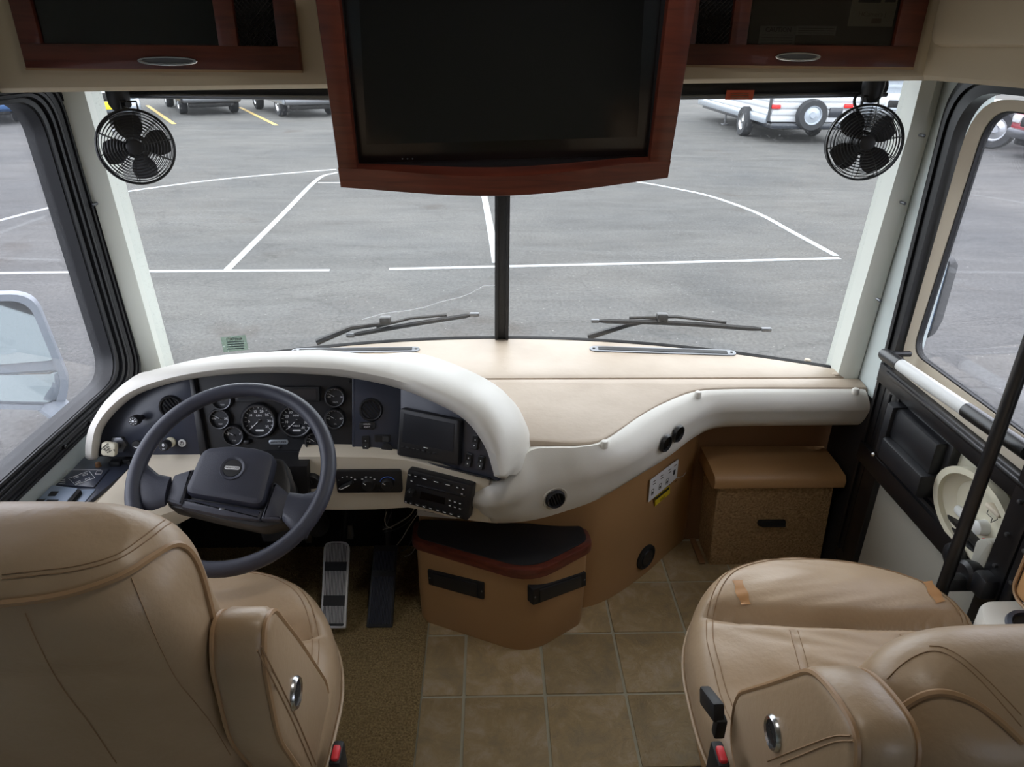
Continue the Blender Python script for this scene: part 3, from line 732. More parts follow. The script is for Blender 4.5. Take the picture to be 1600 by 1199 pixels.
# planes of the instrument panel
T16 = R(16)
nC = V((0, -math.cos(T16), math.sin(T16))); oC = V((-.7, 1.672, .68))
_A, _B = V((-.247, 1.665, .68)), V((.006, 1.546, .68)); _d = (_B-_A).normalized()
nR = V((_d.y, -_d.x, 0))*math.cos(T16)+V((0, 0, math.sin(T16))); oR = _A
MC, MR = frame(oC, nC), frame(oR, nR); iC, iR = MC.inverted(), MR.inverted()
def lC(u, v): q = iC @ atp(u, v, oC, nC); return (q.x, q.y)
def lR(u, v): q = iR @ atp(u, v, oR, nR); return (q.x, q.y)
def plane_pt(u, v, off):
    """point on the instrument plane, off metres towards the driver; the two planes meet near u = 626"""
    return atp(u, v, oC+nC*off, nC) if u < 626 else atp(u, v, oR+nR*off, nR)

# ---- padded top: rear pad along the glass, front hatch pad
xs = [lerp(-1.12, 1.20, k/36) for k in range(37)]
o_ = [(x, ws(x, .72).y-.012) for x in xs]
o_ = [(x, y) for x, y in o_]+[(1.205, 2.062), (-1.12, 2.062)]
pad = obj('top_pad', MB().prism(o_, .60, .724, bev=.012), 'pad_vinyl', dash)
bt = [(1.20, 1.985), (.99, 1.988), (.775, 1.988), (.644, 1.971), (.53, 1.893), (.435, 1.805), (.313, 1.674), (.231, 1.651), (.11, 1.663)]
btS = [(p.x, p.y) for p in spline([V((x, y, 0)) for x, y in bt], 32)]
hatch = obj('hatch_pad', MB().prism([(1.21, 2.057)]+btS+[(-.15, 1.70), (-.6, 1.85), (-.6, 2.057)], .62, .724, bev=.012), 'pad_vinyl', dash)
for (u, v) in ((1306, 585), (1262, 563)):
    q = at(u, v, z=.724); obj('pad_button', MB().lathe([(.012, -.002), (.010, .003), (0, .004)], 12, T(q.x, q.y, .724)), 'pad_vinyl', pad)
def slot(pa, pb, wd):
    a, b = at(*pa, z=.725), at(*pb, z=.725); m = (a+b)/2; L = (b-a).length; ang = math.atan2((b-a).y, (b-a).x)
    Mx = T(m.x, m.y, .7235) @ Matrix.Rotation(ang, 4, 'Z')
    g = obj('defrost_grille', MB().prism(rrect(L, wd, wd*.49, 5), 0, .004, Mx, bev=.002), 'grey_metal', dash)
    obj('slot', MB().prism(rrect(L*.88, wd*.52, .002, 2), .003, .0052, Mx), 'soft_black', g)
    for s_ in (-1, 1): obj('screw', MB().lathe([(.005, .004), (.005, .006), (0, .007)], 8, Mx @ T(s_*L*.47, 0, 0)), 'black_metal', g)
slot((921, 545), (1150, 552), .050)
slot((455, 549), (656, 546), .045)

# ---- instrument hood
I_ = [(154, 714), (157, 690), (163, 668), (183, 642), (217, 616), (272, 598), (340, 587), (420, 583), (500, 586), (560, 593), (622, 607), (680, 630), (727, 657), (757, 697), (769, 732), (772, 744)]
L_ = [(133, 715), (134, 690), (142, 662), (164, 632), (198, 607), (256, 586), (335, 571), (420, 565), (500, 566), (562, 573), (630, 588), (695, 612), (750, 645), (778, 690), (787, 730), (789, 745)]
O_ = [None, None, None, None, None, (256, 577), (330, 559), (415, 551), (500, 547), (580, 554), (665, 573), (742, 598), (803, 631), (829, 668), (827, 698), (815, 724)]
N = 60
Ic = spline([V((a, b, 0)) for a, b in I_], N); Lc = spline([V((a, b, 0)) for a, b in L_], N)
P5 = []; P4 = []
for k, o in enumerate(O_):
    l3 = plane_pt(*L_[k], .05)
    if o is None:
        a = l3+V((-.012, .10, -.004)); b = l3+V((-.02, .22, -.10)); a.x = max(a.x, -1.122); b.x = max(b.x, -1.124)
    elif k <= 9:
        a = at(*o, y=1.88); b = V((a.x+(.02 if k > 7 else 0), 2.05, .70))
        a.x = max(a.x, -1.12); b.x = max(b.x, -1.12)
    else:
        b = at(*o, z=.722-(.012 if k > 14 else 0)); a = l3.lerp(b, .62)+V((.0, 0, {10: .055, 11: .055, 12: .052, 13: .045, 14: .028, 15: .008}[k])); b = b+V((.0, 0, -.02))
    P4.append(a); P5.append(b)
P4 = spline(P4, N); P5 = spline(P5, N)
rings = []
for k in range(N+1):
    i, l = Ic[k], Lc[k]
    lm = i.lerp(l, .55)
    p0 = plane_pt(i.x, i.y, -.012); p1 = plane_pt(i.x, i.y, .030); p1b = plane_pt(lerp(i.x, l.x, .15), lerp(i.y, l.y, .15), .050)
    p2 = plane_pt(lm.x, lm.y, .062); p3 = plane_pt(l.x, l.y, .052); p4 = P4[k]; p5 = P5[k]
    m1 = p3.lerp(p4, .33)+(p4-p3).length*.06*V((0, 0, 1)); m2 = p3.lerp(p4, .66)+(p4-p3).length*.05*V((0, 0, 1))
    m3 = p4.lerp(p5, .5)+V((0, 0, .012))
    rings.append([p0, p1, p1b, p2, p3, m1, m2, p4, m3, p5])
def collapse(r, t): return [p.lerp(t, .93) for p in r]
t0 = rings[0][3].lerp(rings[0][4], .3)+V((0, .01, -.012)); t1 = rings[-1][4].lerp(rings[-1][7], .35)+V((0, .02, -.022))
rings = [collapse(rings[0], t0), [p.lerp(t0, .4)+V((0, 0, -.006)) for p in rings[0]]]+rings+[[p.lerp(t1, .4)+V((0, 0, -.008)) for p in rings[-1]], collapse(rings[-1], t1)]
obj('hood', MB().loft(rings, closed=False), 'cream_vinyl', dash, smooth=70)

# ---- instrument panel plates
lp = [lC(*p) for p in ((148, 714), (150, 690), (160, 660), (185, 632), (225, 606), (275, 592), (300, 588), (305, 625), (318, 714))]
ipl = obj('switch_panel', MB().prism(lp, -.02, 0, MC, bev=.002), 'dash_plastic', dash)
gp_ = [lC(*p) for p in ((300, 586), (420, 574), (557, 582), (557, 709), (318, 712), (304, 625))]
gpn = obj('gauge_panel', MB().prism(gp_, -.03, -.010, MC), 'black_plastic', dash)
obj('panel_divider', MB().prism([lC(*p) for p in ((296, 590), (303, 589), (322, 690), (325, 712), (314, 712), (310, 690))], -.02, .006, MC, bev=.003), 'black_plastic', dash)
rp = [lR(*p) for p in ((626, 597), (690, 622), (735, 652), (765, 692), (778, 752), (626, 713))]
rpn = obj('monitor_panel', MB().prism(rp, -.02, 0, MR, bev=.001), 'dash_plastic', dash)
obj('vent_panel', MB().prism([lC(*p) for p in ((554, 583), (630, 598), (630, 713), (554, 711))], -.02, .001, MC, bev=.001), 'dash_plastic', dash)
def bar(name, fn, M, a, b, wd, h, m, parent, z0=0):
    p, q = V(fn(*a)), V(fn(*b)); d = (q-p); L = d.length; c = (p+q)/2; ang = math.atan2(d.y, d.x)
    return obj(name, MB().rbox((0, 0, z0+h/2), (L, wd, h), min(wd, h)*.35, M @ T(c.x, c.y, 0) @ Matrix.Rotation(ang, 4, 'Z')), m, parent)
bar('trim_strip', lC, MC, (318, 709), (553, 707), .006, .012, 'dash_plastic', dash, -.012)
bar('trim_strip', lC, MC, (553, 590), (553, 706), .010, .012, 'dash_plastic', dash, -.010)
bar('trim_strip', lR, MR, (628, 712), (768, 748), .005, .008, 'black_plastic', dash)
bar('trim_strip', lC, MC, (558, 711), (628, 712), .004, .006, 'black_plastic', dash)
for u, v in ((436, 700), (545, 702), (545, 598)):
    a, b = lC(u, v); obj('panel_screw', MB().lathe([(.004, -.01), (.004, -.006), (0, -.005)], 8, MC @ T(a, b, 0)), 'black_metal', gpn)

def gauge(u, v, rp_, ang, digits, cap, M=MC, fn=lC, z0=-.010, d0=225, span=270, lcd=False):
    a, b = fn(u, v); r = rp_*.00172; G = M @ T(a, b, z0)
    g = obj('gauge', MB().lathe([(r*1.22, 0), (r*1.22, .010), (r*1.12, .016), (r*1.02, .016), (r*1.0, .004)], 32, G, False), 'black_plastic', dash)
    obj('dial', MB().lathe([(r*1.02, .004), (0, .0045)], 28, G), 'gauge_face', g)
    obj('rim', MB().tube([G @ V((r*1.03*math.cos(t), r*1.03*math.sin(t), .0155)) for t in [2*math.pi*k/28 for k in range(28)]], r*.04, 5, closed=True), 'grey_metal', g)
    mb = MB(); nt_ = (len(digits)-1)*2 if len(digits) > 3 else 8
    for k in range(nt_+1):
        t = R(d0-span*k/nt_); mb.box((r*.90, 0, .0056), (r*.13, r*.035, .0008), G @ Matrix.Rotation(t, 4, 'Z'))
    obj('tick_marks', mb, 'white_print', g, smooth=0, kind='stuff')
    for k, dg in enumerate(digits):
        if not dg: continue
        t = R(d0-span*k/(len(digits)-1))
        text('dial_number', dg, r*(.24 if len(digits) > 3 else .30), G @ T(r*.66*math.cos(t), r*.66*math.sin(t), .0056), 'white_print', g, bold=r*.004)
    if cap: text('dial_caption', cap, r*.20, G @ T(0, r*.34 if len(digits) > 3 else r*-.62, .0056), 'white_print', g)
    if len(digits) > 3: obj('dial_badge', MB().prism(rrect(r*.55, r*.13, r*.06, 3), .0052, .0058, G @ T(0, -r*.68, 0)), 'white_print', g)
    if lcd: obj('dial_display', MB().prism(rrect(r*.75, r*.24, r*.03, 2), .0052, .0060, G @ T(0, -r*.36, 0)), 'screen_grey', g)
    if lcd: text('dial_display_digits', '048213', r*.17, G @ T(0, -r*.36, .0066), 'white_print', g)
    t = R(ang)
    nd = obj('needle', MB().prism([(-r*.12, -r*.03), (r*.80, -r*.012), (r*.80, r*.012), (-r*.12, r*.03)], .0075, .0085, G @ Matrix.Rotation(t, 4, 'Z')), 'white_print', g)
    obj('needle_hub', MB().lathe([(r*.10, .005), (r*.10, .0095), (0, .010)], 12, G), 'black_plastic', nd)
    return g
gauge(404, 658, 23.5, 224, ['0', '5', '10', '15', '20', '25', '30', '35'], 'RPM', span=262, d0=222)
gauge(462, 658, 23.5, 224, ['0', '10', '20', '30', '40', '50', '60', '70', '80'], 'MPH', span=270, d0=222, lcd=True)
gauge(346, 625, 14, 140, ['', '', ''], 'TEMP', span=90, d0=135)
gauge(343, 655, 14.2, 150, ['100', '', '280'], 'TEMP', span=180, d0=180)
gauge(365, 681, 14.2, 150, ['E', '', 'F'], 'FUEL', span=160, d0=170)
gauge(523, 621, 13.8, 150, ['10', '', '16'], 'VOLTS', span=180, d0=180)
gauge(523, 655, 13.8, 150, ['0', '', '80'], 'OIL', span=180, d0=180)
gauge(492, 691, 13.5, 150, ['0', '', '150'], 'AIR', span=180, d0=180)
a, b = lC(434, 616); w_ = .0017
msg = obj('message_display', MB().prism(rrect(132*w_, 24*w_, .003, 2), -.012, .006, MC @ T(a, b, 0), bev=.002), 'black_plastic', gpn)
obj('display_window', MB().prism(rrect(122*w_, 17*w_, .002, 2), .005, .007, MC @ T(a, b, 0)), 'screen_grey', msg)
a, b = lC(434, 692)
em = obj('maker_badge', MB().prism(rrect(31*w_, 7.5*w_, .005, 4), -.010, -.006, MC @ T(a, b, 0), bev=.001), 'car_silver', gpn)
text('lettering', 'FREIGHTLINER', .0072, MC @ T(a, b, -.0057), 'soft_black', em, bold=.0001, xs=.92)
a, b = lC(386, 691); obj('trip_button', MB().rbox((a, b, -.002), (.016, .012, .016), .003, MC), 'black_plastic', gpn)

def vent(u, v, r, M, fn, parent, z0=0, tilt=35):
    a, b = fn(u, v); G = M @ T(a, b, z0)
    g = obj('air_vent', MB().lathe([(r*1.25, 0), (r*1.25, .004), (r*1.12, .010), (r, .009), (r*.92, -.004), (0, -.006)], 28, G), 'black_plastic', parent)
    for k in range(-2, 3):
        h = math.sqrt(max(.01, 1-(k*.34)**2))*r*.9
        obj('louver', MB().box((0, 0, 0), (.002, 2*h, r*.5), G @ Matrix.Rotation(R(tilt), 4, 'Z') @ T(k*r*.34, 0, .0) @ Matrix.Rotation(R(30), 4, 'Y')), 'soft_black', g, smooth=0)
    return g
vent(268, 636, .026, MC, lC, dash)
vent(580, 640, .026, MC, lC, dash)
def knob(name, u, v, r, h, M, fn, parent, m='black_plastic', prof=None):
    a, b = fn(u, v); G = M @ T(a, b, 0)
    return obj(name, MB().lathe(prof or [(r*.55, 0), (r*.55, h*.4), (r*.9, h*.45), (r, h*.55), (r, h*.92), (r*.88, h), (0, h)], 22, G), m, parent), G
# left switch panel controls
k_, G = knob('headlight_knob', 222, 652, .0135, .05, MC, lC, dash)
mb = MB()
for j in range(8):
    t = math.pi*j/4; mb.box((.0078, 0, .0503), (.0035, .0012, .0008), G @ Matrix.Rotation(t, 4, 'Z'))
mb.lathe([(.0032, .0500), (.0032, .0507), (0, .0507)], 10, G); obj('lamp_symbol', mb, 'white_print', k_, kind='stuff')
pb, G = knob('parking_brake_valve', 187, 694, .021, .012, MC, lC, dash, 'grey_metal', [(.021, 0), (.021, .010), (.012, .012), (.010, .012), (.010, .045), (0, .045)])
k2 = obj('brake_pull_knob', MB().prism(rrect(.036, .036, .007, 4), .045, .060, G @ Matrix.Rotation(R(-8), 4, 'Z'), bev=.003), 'ivory_plastic', pb)
for j, s_ in enumerate(('PARKING', 'BRAKE', 'PUSH', 'PULL', 'P')):
    text('lettering', s_, .0062 if s_ != 'P' else .008, G @ Matrix.Rotation(R(38), 4, 'Z') @ T(0 if s_ != 'P' else .012, .0115-.0058*j, .0602), 'soft_black', k2, bold=.0002)
obj('hex_nut', MB().prism(circ(.024, 6), 0, .012, G, bev=.002), 'grey_metal', pb)
k_, G = knob('dimmer_knob', 219, 693, .0125, .022, MC, lC, dash)
obj('dimmer_mark', MB().prism([(-.008, -.003), (0, -.0075), (.008, -.003), (0, -.0045)], .022, .0226, G), 'white_print', k_)
k_, G = knob('wiper_knob', 267, 691, .014, .030, MC, lC, dash, 'ivory_plastic', [(.014, 0), (.014, .004), (.0135, .005), (.005, .005), (.005, .03), (0, .03)])
kk = obj('knob_cap', MB().lathe([(.010, .02), (.014, .024), (.014, .042), (.011, .046), (0, .046)], 12, G), 'black_plastic', k_)
text('lettering', '0', .012, G @ T(0, .003, .0462), 'white_print', kk, bold=.0004)
obj('lettering', MB().box((0, -.007, .0463), (.006, .0012, .0006), G), 'white_print', kk)
k_, G = knob('horn_button', 285.5, 692, .0105, .006, MC, lC, dash, 'white_plastic')
obj('washer_symbol', MB().ring(circ(.0055, 14), circ(.004, 14), .006, .0064, G).box((0, .002, .0062), (.003, .006, .0006), G), 'black_plastic', k_, kind='stuff')
# right panel controls
a, b = lC(574, 665)
hm = obj('hour_meter', MB().prism(rrect(.044, .020, .006, 4), 0, .006, MC @ T(a, b, 0), bev=.002), 'black_plastic', dash)
text('lettering', 'HOURS', .0055, MC @ T(a, b+.005, .0062), 'white_print', hm)
obj('counter_window', MB().prism(rrect(.030, .008, .001, 2), .005, .0065, MC @ T(a, b-.003, 0)), 'screen_grey', hm)
text('counter_digits', '02417', .0065, MC @ T(a, b-.003, .0068), 'white_print', hm)
def rocker(u, v, wd, ht, M, fn, horiz=False, dots=True):
    a, b = fn(u, v); G = M @ T(a, b, 0) @ (Matrix.Rotation(R(90), 4, 'Z') if horiz else ID)
    s_ = obj('rocker_switch', MB().prism(rrect(wd, ht, .004, 3), 0, .004, G, bev=.001), 'black_plastic', dash)
    h_ = ht*.40
    obj('rocker', MB().loft([[G @ V((sx_*wd*.36, y, z)) for sx_, z in ((-1, 0), (-1, zz), (1, zz), (1, 0))] for y, zz in ((-h_, .012), (0, .006), (h_, .008))]), 'soft_black', s_, smooth=20)
    if dots:
        for y, zz in ((h_*.45, .0073), (-h_*.5, .0095)): obj('switch_mark', MB().lathe([(.0016, zz), (.0016, zz+.0012), (0, zz+.0012)], 8, G @ T(0, y, 0)), 'white_print', s_)
    return s_
rocker(572, 692, .022, .040, MC, lC)
rocker(598, 685, .021, .044, MC, lC, True, False)
rocker(744, 691, .020, .040, MR, lR); rocker(733.5, 719, .020, .038, MR, lR); rocker(752.5, 723, .020, .038, MR, lR)
knob('round_plug', 605, 700, .015, .008, MC, lC, dash)
mo = [lR(*p) for p in ((631, 636), (724, 655), (722, 726), (626, 709))]
mon = obj('rear_view_monitor', MB().prism(rpoly(mo, .008, 3), 0, .022, MR, bev=.005), 'black_plastic', dash, label='black rear-view monitor set in the dash beside the gauges')
obj('monitor_screen', MB().prism([lR(*p) for p in ((638, 644), (716, 660), (714, 703), (635, 688))], .021, .0235, MR), 'screen_grey', mon)
for k in range(7):
    u = 636+k*8.3; a, b = lR(u, 692+(u-636)*.205+3.5); obj('monitor_button', MB().rbox((a, b, .0235), (.0105, .0055, .003), .001, MR), 'soft_black', mon)
a, b = lR(672, 697); obj('maker_mark', MB().rbox((a, b, .0240), (.013, .0026, .0008), .0003, MR), 'white_print', mon)

# ---- lower fascia
def fy(u): return pl(u, [(470, 1.635), (632, 1.635), (655, 1.622), (700, 1.592), (745, 1.560), (764, 1.555), (778, 1.60)])
st = [((466, 712), (480, 800)), ((520, 712), (520, 801)), ((580, 713), (580, 800)), ((632, 717), (632, 797)), ((660, 723), (655, 802)), ((700, 733), (698, 812)), ((745, 744), (742, 819)), ((764, 749), (758, 821)), ((778, 753), (772, 822))]
rings = []
for (u0, v0), (u1, v1) in st:
    y = fy(u0); a = at(u0, v0, y=y); b = at(u1, v1, y=y); b = V((a.x, y, b.z))
    rings.append([a+V((0, .10, .004)), a+V((0, .012, .003)), a+V((0, 0, -.004)), a.lerp(b, .5), b+V((0, 0, .018)), b+V((0, .006, .004)), b+V((0, .02, 0)), b+V((0, .14, 0)), a+V((0, .16, 0))])
obj('lower_fascia', MB().loft(rings), 'cream_fascia', dash, smooth=40)
# sweep from the fascia to the side console
rings = []
for x, t in ((-.955, 0), (-.93, .15), (-.88, .5), (-.80, .9), (-.66, 1), (-.63, 1)):
    rings.append([V((x, 1.72, .680)), V((x, 1.662, .680)), V((x, 1.645, .672)), V((x-.03*(1-t), lerp(1.52, 1.615, t), lerp(.650, .615, t))), V((x-.06*(1-t), lerp(1.30, 1.60, t), lerp(.635, .575, t))), V((x-.06*(1-t), lerp(1.28, 1.61, t), .54)), V((x, 1.72, .54))])
obj('driver_fascia', MB().loft(rings), 'cream_fascia', dash, smooth=50)
obj('column_cover', MB().prism([(-.635, .44), (-.635, .685), (-.485, .685), (-.50, .50), (-.52, .44)], -1.74, -1.60, Matrix(((1, 0, 0, 0), (0, 0, -1, 0), (0, 1, 0, 0), (0, 0, 0, 1)))), 'soft_black', dash)
Mf = frame((-.3, 1.6345, .62), (0, -1, 0)); iF = Mf.inverted()
def lF(u, v): q = iF @ at(u, v, y=1.6345); return (q.x, q.y)
k_, G = knob('ignition_barrel', 488, 751, .021, .016, Mf, lF, dash, 'black_plastic', [(.025, 0), (.024, .006), (.019, .012), (.010, .012), (.009, .007), (0, .007)])
obj('key_slot', MB().box((0, 0, .0075), (.002, .010, .001), G), 'grey_metal', k_)
a, b = lF(577.5, 750.5)
cl = obj('climate_panel', MB().prism(rrect(.178, .072, .007, 4), 0, .010, Mf @ T(a, b, 0), bev=.003), 'black_plastic', dash)
for j, u in enumerate((544, 577, 607)):
    a, b = lF(u, 752.5); G = Mf @ T(a, b, .010)
    if j == 0:
        kk = obj('fan_lever', MB().rbox((0, 0, .008), (.040, .010, .016), .004, G @ Matrix.Rotation(R(28), 4, 'Z')), 'soft_black', cl)
        obj('lever_mark', MB().box((-.004, 0, .0163), (.028, .002, .0008), G @ Matrix.Rotation(R(28), 4, 'Z')), 'white_print', kk)
        for q_, rr in ((150, .0012), (118, .0016), (88, .0020), (62, .0024), (35, .0026)):
            obj('fan_speed_dot', MB().lathe([(rr, 0), (rr, .0006), (0, .0006)], 10, G @ T(.026*math.cos(R(q_)), .022*math.sin(R(q_)), 0)), 'white_print', cl)
        obj('fan_symbol', MB().box((-.022, -.017, .0003), (.007, .002, .0006), G).box((-.022, -.017, .0003), (.002, .007, .0006), G), 'white_print', cl)
    else:
        kk = obj('temperature_dial' if j == 2 else 'mode_dial', MB().lathe([(.0175, 0), (.0165, .012), (.015, .014), (0, .014)], 24, G), 'soft_black', cl)
        obj('dial_mark', MB().box((.011, 0, .0143), (.008, .0018, .0008), G @ Matrix.Rotation(R(140), 4, 'Z')), 'white_print', kk)
        if j == 2: obj('cold_arc', MB().tube([G @ V((.0215*math.cos(R(t)), .0215*math.sin(R(t)), .0006)) for t in range(30, 166, 9)], .0013, 5), 'blue_print', cl)
        else:
            for t in (40, 72, 105, 138): obj('mode_mark', MB().rbox((.0215*math.cos(R(t)), .0215*math.sin(R(t)), .0004), (.005, .003, .0008), .0003, G), 'white_print', cl)
obj('panel_button', MB().lathe([(.005, .01), (.005, .013), (0, .013)], 10, Mf @ T(*lF(561, 764), 0)), 'soft_black', cl)
obj('panel_button', MB().lathe([(.005, .01), (.005, .013), (0, .013)], 10, Mf @ T(*lF(592, 763), 0)), 'soft_black', cl)
# ---- radio on the canted part of the fascia
ra, rb = V((-.222, 1.632, .62)), V((-.015, 1.548, .62)); rd = (rb-ra).normalized(); rn = V((rd.y, -rd.x, 0)); rn = (rn+V((0, 0, .06))).normalized()
Mr = frame(ra+rn*.004, rn); iM = Mr.inverted()
def lM(u, v): q = iM @ atp(u, v, ra+rn*.004, rn); return (q.x, q.y)
ro = rpoly([lM(*p) for p in ((642, 729), (743, 755), (735, 809), (635, 781))], .006, 3)
rad = obj('radio', MB().prism(ro, -.01, .018, Mr, bev=.003), 'black_plastic', dash, label='black cassette radio with rows of small buttons under the monitor')
def rbt(name, u, v, w_, h_, m='soft_black', z=.018, hh=.004, mark=True):
    a, b = lM(u, v); q = obj(name, MB().rbox((a, b, z+hh/2), (w_, h_, hh), .0012, Mr), m, rad)
    if mark: obj('button_mark', MB().box((a, b, z+hh+.0003), (w_*.5, h_*.35, .0006), Mr), 'white_print', q, smooth=0)
sl = .262
for u in (646, 655): rbt('radio_button', u, 735+(u-640)*.25, .011, .006)
for u in (669, 687, 705): rbt('radio_button', u, 735.5+(u-640)*.25, .024, .006)
for u in (720, 729): rbt('radio_button', u, 736+(u-640)*.25, .011, .006)
rbt('radio_button', 649, 746, .010, .006); rbt('radio_button', 727, 766, .010, .006)
for u in (640, 647.5): rbt('radio_button', u, 778.5+(u-640)*.27, .010, .007)
for u in (657.5, 668, 678.5, 689, 700, 710): rbt('radio_button', u, 778.5+(u-640)*.265, .014, .007)
rbt('radio_button', 722, 801, .011, .007)
for u in (708, 716, 724):
    for dv in (0, 8): rbt('radio_button', u, 776+(u-708)*.3+dv, .010, .007)
a, b = lM(649, 763)
vk = obj('volume_knob', MB().lathe([(.011, .018), (.011, .030), (.009, .034), (0, .034)], 20, Mr @ T(a, b, 0)), 'soft_black', rad)
obj('knob_mark', MB().box((0, .007, .0345), (.0012, .005, .0006), Mr @ T(a, b, 0)), 'white_print', vk)
obj('radio_display', MB().prism([lM(*p) for p in ((663, 763), (700, 773), (699, 783), (661, 774))], .017, .0195, Mr), 'screen_black', rad)
p, q = V(lM(655, 753)), V(lM(732, 771)); c_ = (p+q)/2
obj('cassette_slot', MB().rbox((0, 0, .0185), ((q-p).length, .006, .004), .0015, Mr @ T(c_.x, c_.y, 0) @ Matrix.Rotation(math.atan2((q-p).y, (q-p).x), 4, 'Z')), 'screen_grey', rad)

# ---- rolled cream bolster
BT = [(1352, 609), (1250, 609), (1150, 609), (1090, 613), (1042, 631), (1002, 653), (950, 689), (905, 699), (865, 700), (830, 704), (806, 728), (780, 750), (755, 750)]
BB = [(1346, 664), (1255, 665), (1168, 666), (1118, 669), (1084, 684), (1044, 714), (990, 748), (935, 780), (890, 797), (842, 811), (800, 817), (770, 817), (745, 812)]
ZB = [.585, .585, .585, .585, .58, .57, .56, .54, .53, .525, .52, .515, .51]
ZT = [.722]*9+[.72, .698, .668, .650]
bts = spline([at(*p, z=z) for p, z in zip(BT, ZT)], 66); bbs = spline([at(*p, z=z) for p, z in zip(BB, ZB)], 66)
brings = []
for k in range(67):
    a, b = bts[k], bbs[k]
    t = bts[min(k+1, 66)]-bts[max(k-1, 0)]; t2 = bbs[min(k+1, 66)]-bbs[max(k-1, 0)]; t = (t.normalized()+t2.normalized())
    nrm = V((-t.y, t.x, 0)).normalized()
    if nrm.y > 0: nrm = -nrm
    h = (a-b).length
    prof = []
    for j in range(11):
        s_ = j/10; base = a.lerp(b, s_); bul = math.sin(math.pi*min(1, s_*1.0))**.75*.030+(.012 if .05 < s_ < .6 else 0)*math.sin(math.pi*s_/.62)
        prof.append(base+nrm*bul+V((0, 0, .004*math.sin(math.pi*s_))))
    brings.append([a-nrm*.05+V((0, 0, -.02))]+prof+[b-nrm*.09+V((0, 0, .0))])
bol = obj('bolster', MB().loft(brings, closed=True), 'cream_vinyl', dash, smooth=60)
def on_bolster(u, v):
    best = None
    for k in range(66):
        for j in range(1, 11):
            p = brings[k][j]; q = px(p); e = (q[0]-u)**2+(q[1]-v)**2
            if best is None or e < best[0]: best = (e, k, j)
    _, k, j = best; k = max(1, min(65, k)); j = max(2, min(10, j))
    n_ = (brings[k+1][j]-brings[k-1][j]).cross(brings[k][j+1]-brings[k][j-1]).normalized()
    if n_.y > 0: n_ = -n_
    return atp(u, v, brings[k][j], n_), n_
def bvent(u, v, r, cup=False):
    p, n_ = on_bolster(u, v); G = frame(p, n_)
    if cup: obj('vent_surround', MB().lathe([(r*1.75, -.012), (r*1.55, .003), (r*1.3, .001), (r*1.15, -.002)], 28, G, False), 'cream_vinyl', dash)
    vent(0, 0, r, G, lambda a, b: (0, 0), dash, .002, 20)
bvent(867, 779, .0225, True)
bvent(1038, 692, .0225); bvent(1057, 677, .0225)
for u, v in ((944, 690), (1090, 613), (1336, 608)):
    q = at(u, v, z=.726); obj('screw_cap', MB().lathe([(.011, -.012), (.011, .003), (.008, .007), (0, .008)], 12, T(q.x, q.y-.006, .724)), 'cream_vinyl', bol)

# ---- tan skirt below the bolster
sk = [(-.235, 2.05), (-.235, 1.90), (-.20, 1.865), (-.05, 1.845), (.15, 1.80), (.25, 1.79), (.335, 1.80), (.43, 1.855), (.55, 1.958), (.66, 2.072), (.736, 2.146)]
sks = spline([V((x, y, 0)) for x, y in sk], 50)
skirt = obj('skirt', MB().loft([[p+V((0, 0, 0)), p+V((0, 0, .66)), p+V((0, .02, .66)), p+V((0, .02, 0))] for p in sks]), 'tan_vinyl', dash, smooth=50)
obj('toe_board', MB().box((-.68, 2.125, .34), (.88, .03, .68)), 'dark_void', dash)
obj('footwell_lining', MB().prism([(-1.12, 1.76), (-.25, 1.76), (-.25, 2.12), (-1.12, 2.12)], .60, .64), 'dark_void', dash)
sn = V((.70, -.714, 0)).normalized(); so = V((.60, 2.005, .5))
Ms = frame(so+sn*.004, sn); iS = Ms.inverted()
def lS(u, v): q = iS @ atp(u, v, so+sn*.004, sn); return (q.x, q.y)
lab = obj('instruction_label', MB().prism([lS(*p) for p in ((1016, 751), (1060, 718), (1057, 747), (1013, 785))], -.002, .001, Ms), 'label_white', skirt, label='white instruction label with small diagrams')
for u, v in ((1019, 769), (1031, 760), (1042, 752)):
    a, b = lS(u, v); obj('diagram', MB().ring(rrect(.014, .022, .001, 2), rrect(.011, .019, .001, 2), .001, .0015, Ms @ T(a, b, 0)).box((0, -.003, .0013), (.008, .006, .0004), Ms @ T(a, b, 0)), 'screen_grey', lab, kind='stuff')
a, b = lS(1053, 738); obj('diagram', MB().box((0, 0, .0013), (.012, .020, .0006), Ms @ T(a, b, 0)), 'car_dark', lab)
mb = MB()
for u, v in ((1022, 752), (1022, 756), (1034, 743), (1034, 747), (1046, 734), (1046, 738), (1055, 727), (1055, 756-4), (1024, 780-3), (1036, 770-3)):
    a, b = lS(u, v); mb.box((a, b, .0013), (.014, .0022, .0005), Ms)
obj('lettering', mb, 'screen_grey', lab, kind='stuff')
yl = obj('warning_label', MB().prism([lS(*p) for p in ((1023, 778), (1046, 759), (1046, 771), (1023, 791))], -.001, .002, Ms), 'label_yellow', skirt, label='yellow warning label with a black heading')
obj('heading_band', MB().prism([lS(*p) for p in ((1023, 778), (1045, 760), (1045, 764), (1023, 782))], .0015, .0026, Ms), 'soft_black', yl)
a, b = lS(1034, 779)
mb = MB()
for k in range(3): mb.box((0, .004-.004*k, .0024), (.030, .0012, .0004), Ms @ T(a, b, 0))
obj('lettering', mb, 'soft_black', yl, kind='stuff')
sv = at(1008, 870, y=1.925); sn2 = V((.66, -.75, 0)).normalized(); G = frame(V((.525, 1.936, .13)), sn2)
q = atp(1008, 870, V((.49, 1.903, .1)), sn2); G = frame(q+sn2*.002, sn2)
lv = obj('floor_vent', MB().lathe([(.047, -.002), (.047, .006), (.040, .010), (.036, .006), (0, .005)], 28, G), 'soft_black', skirt)
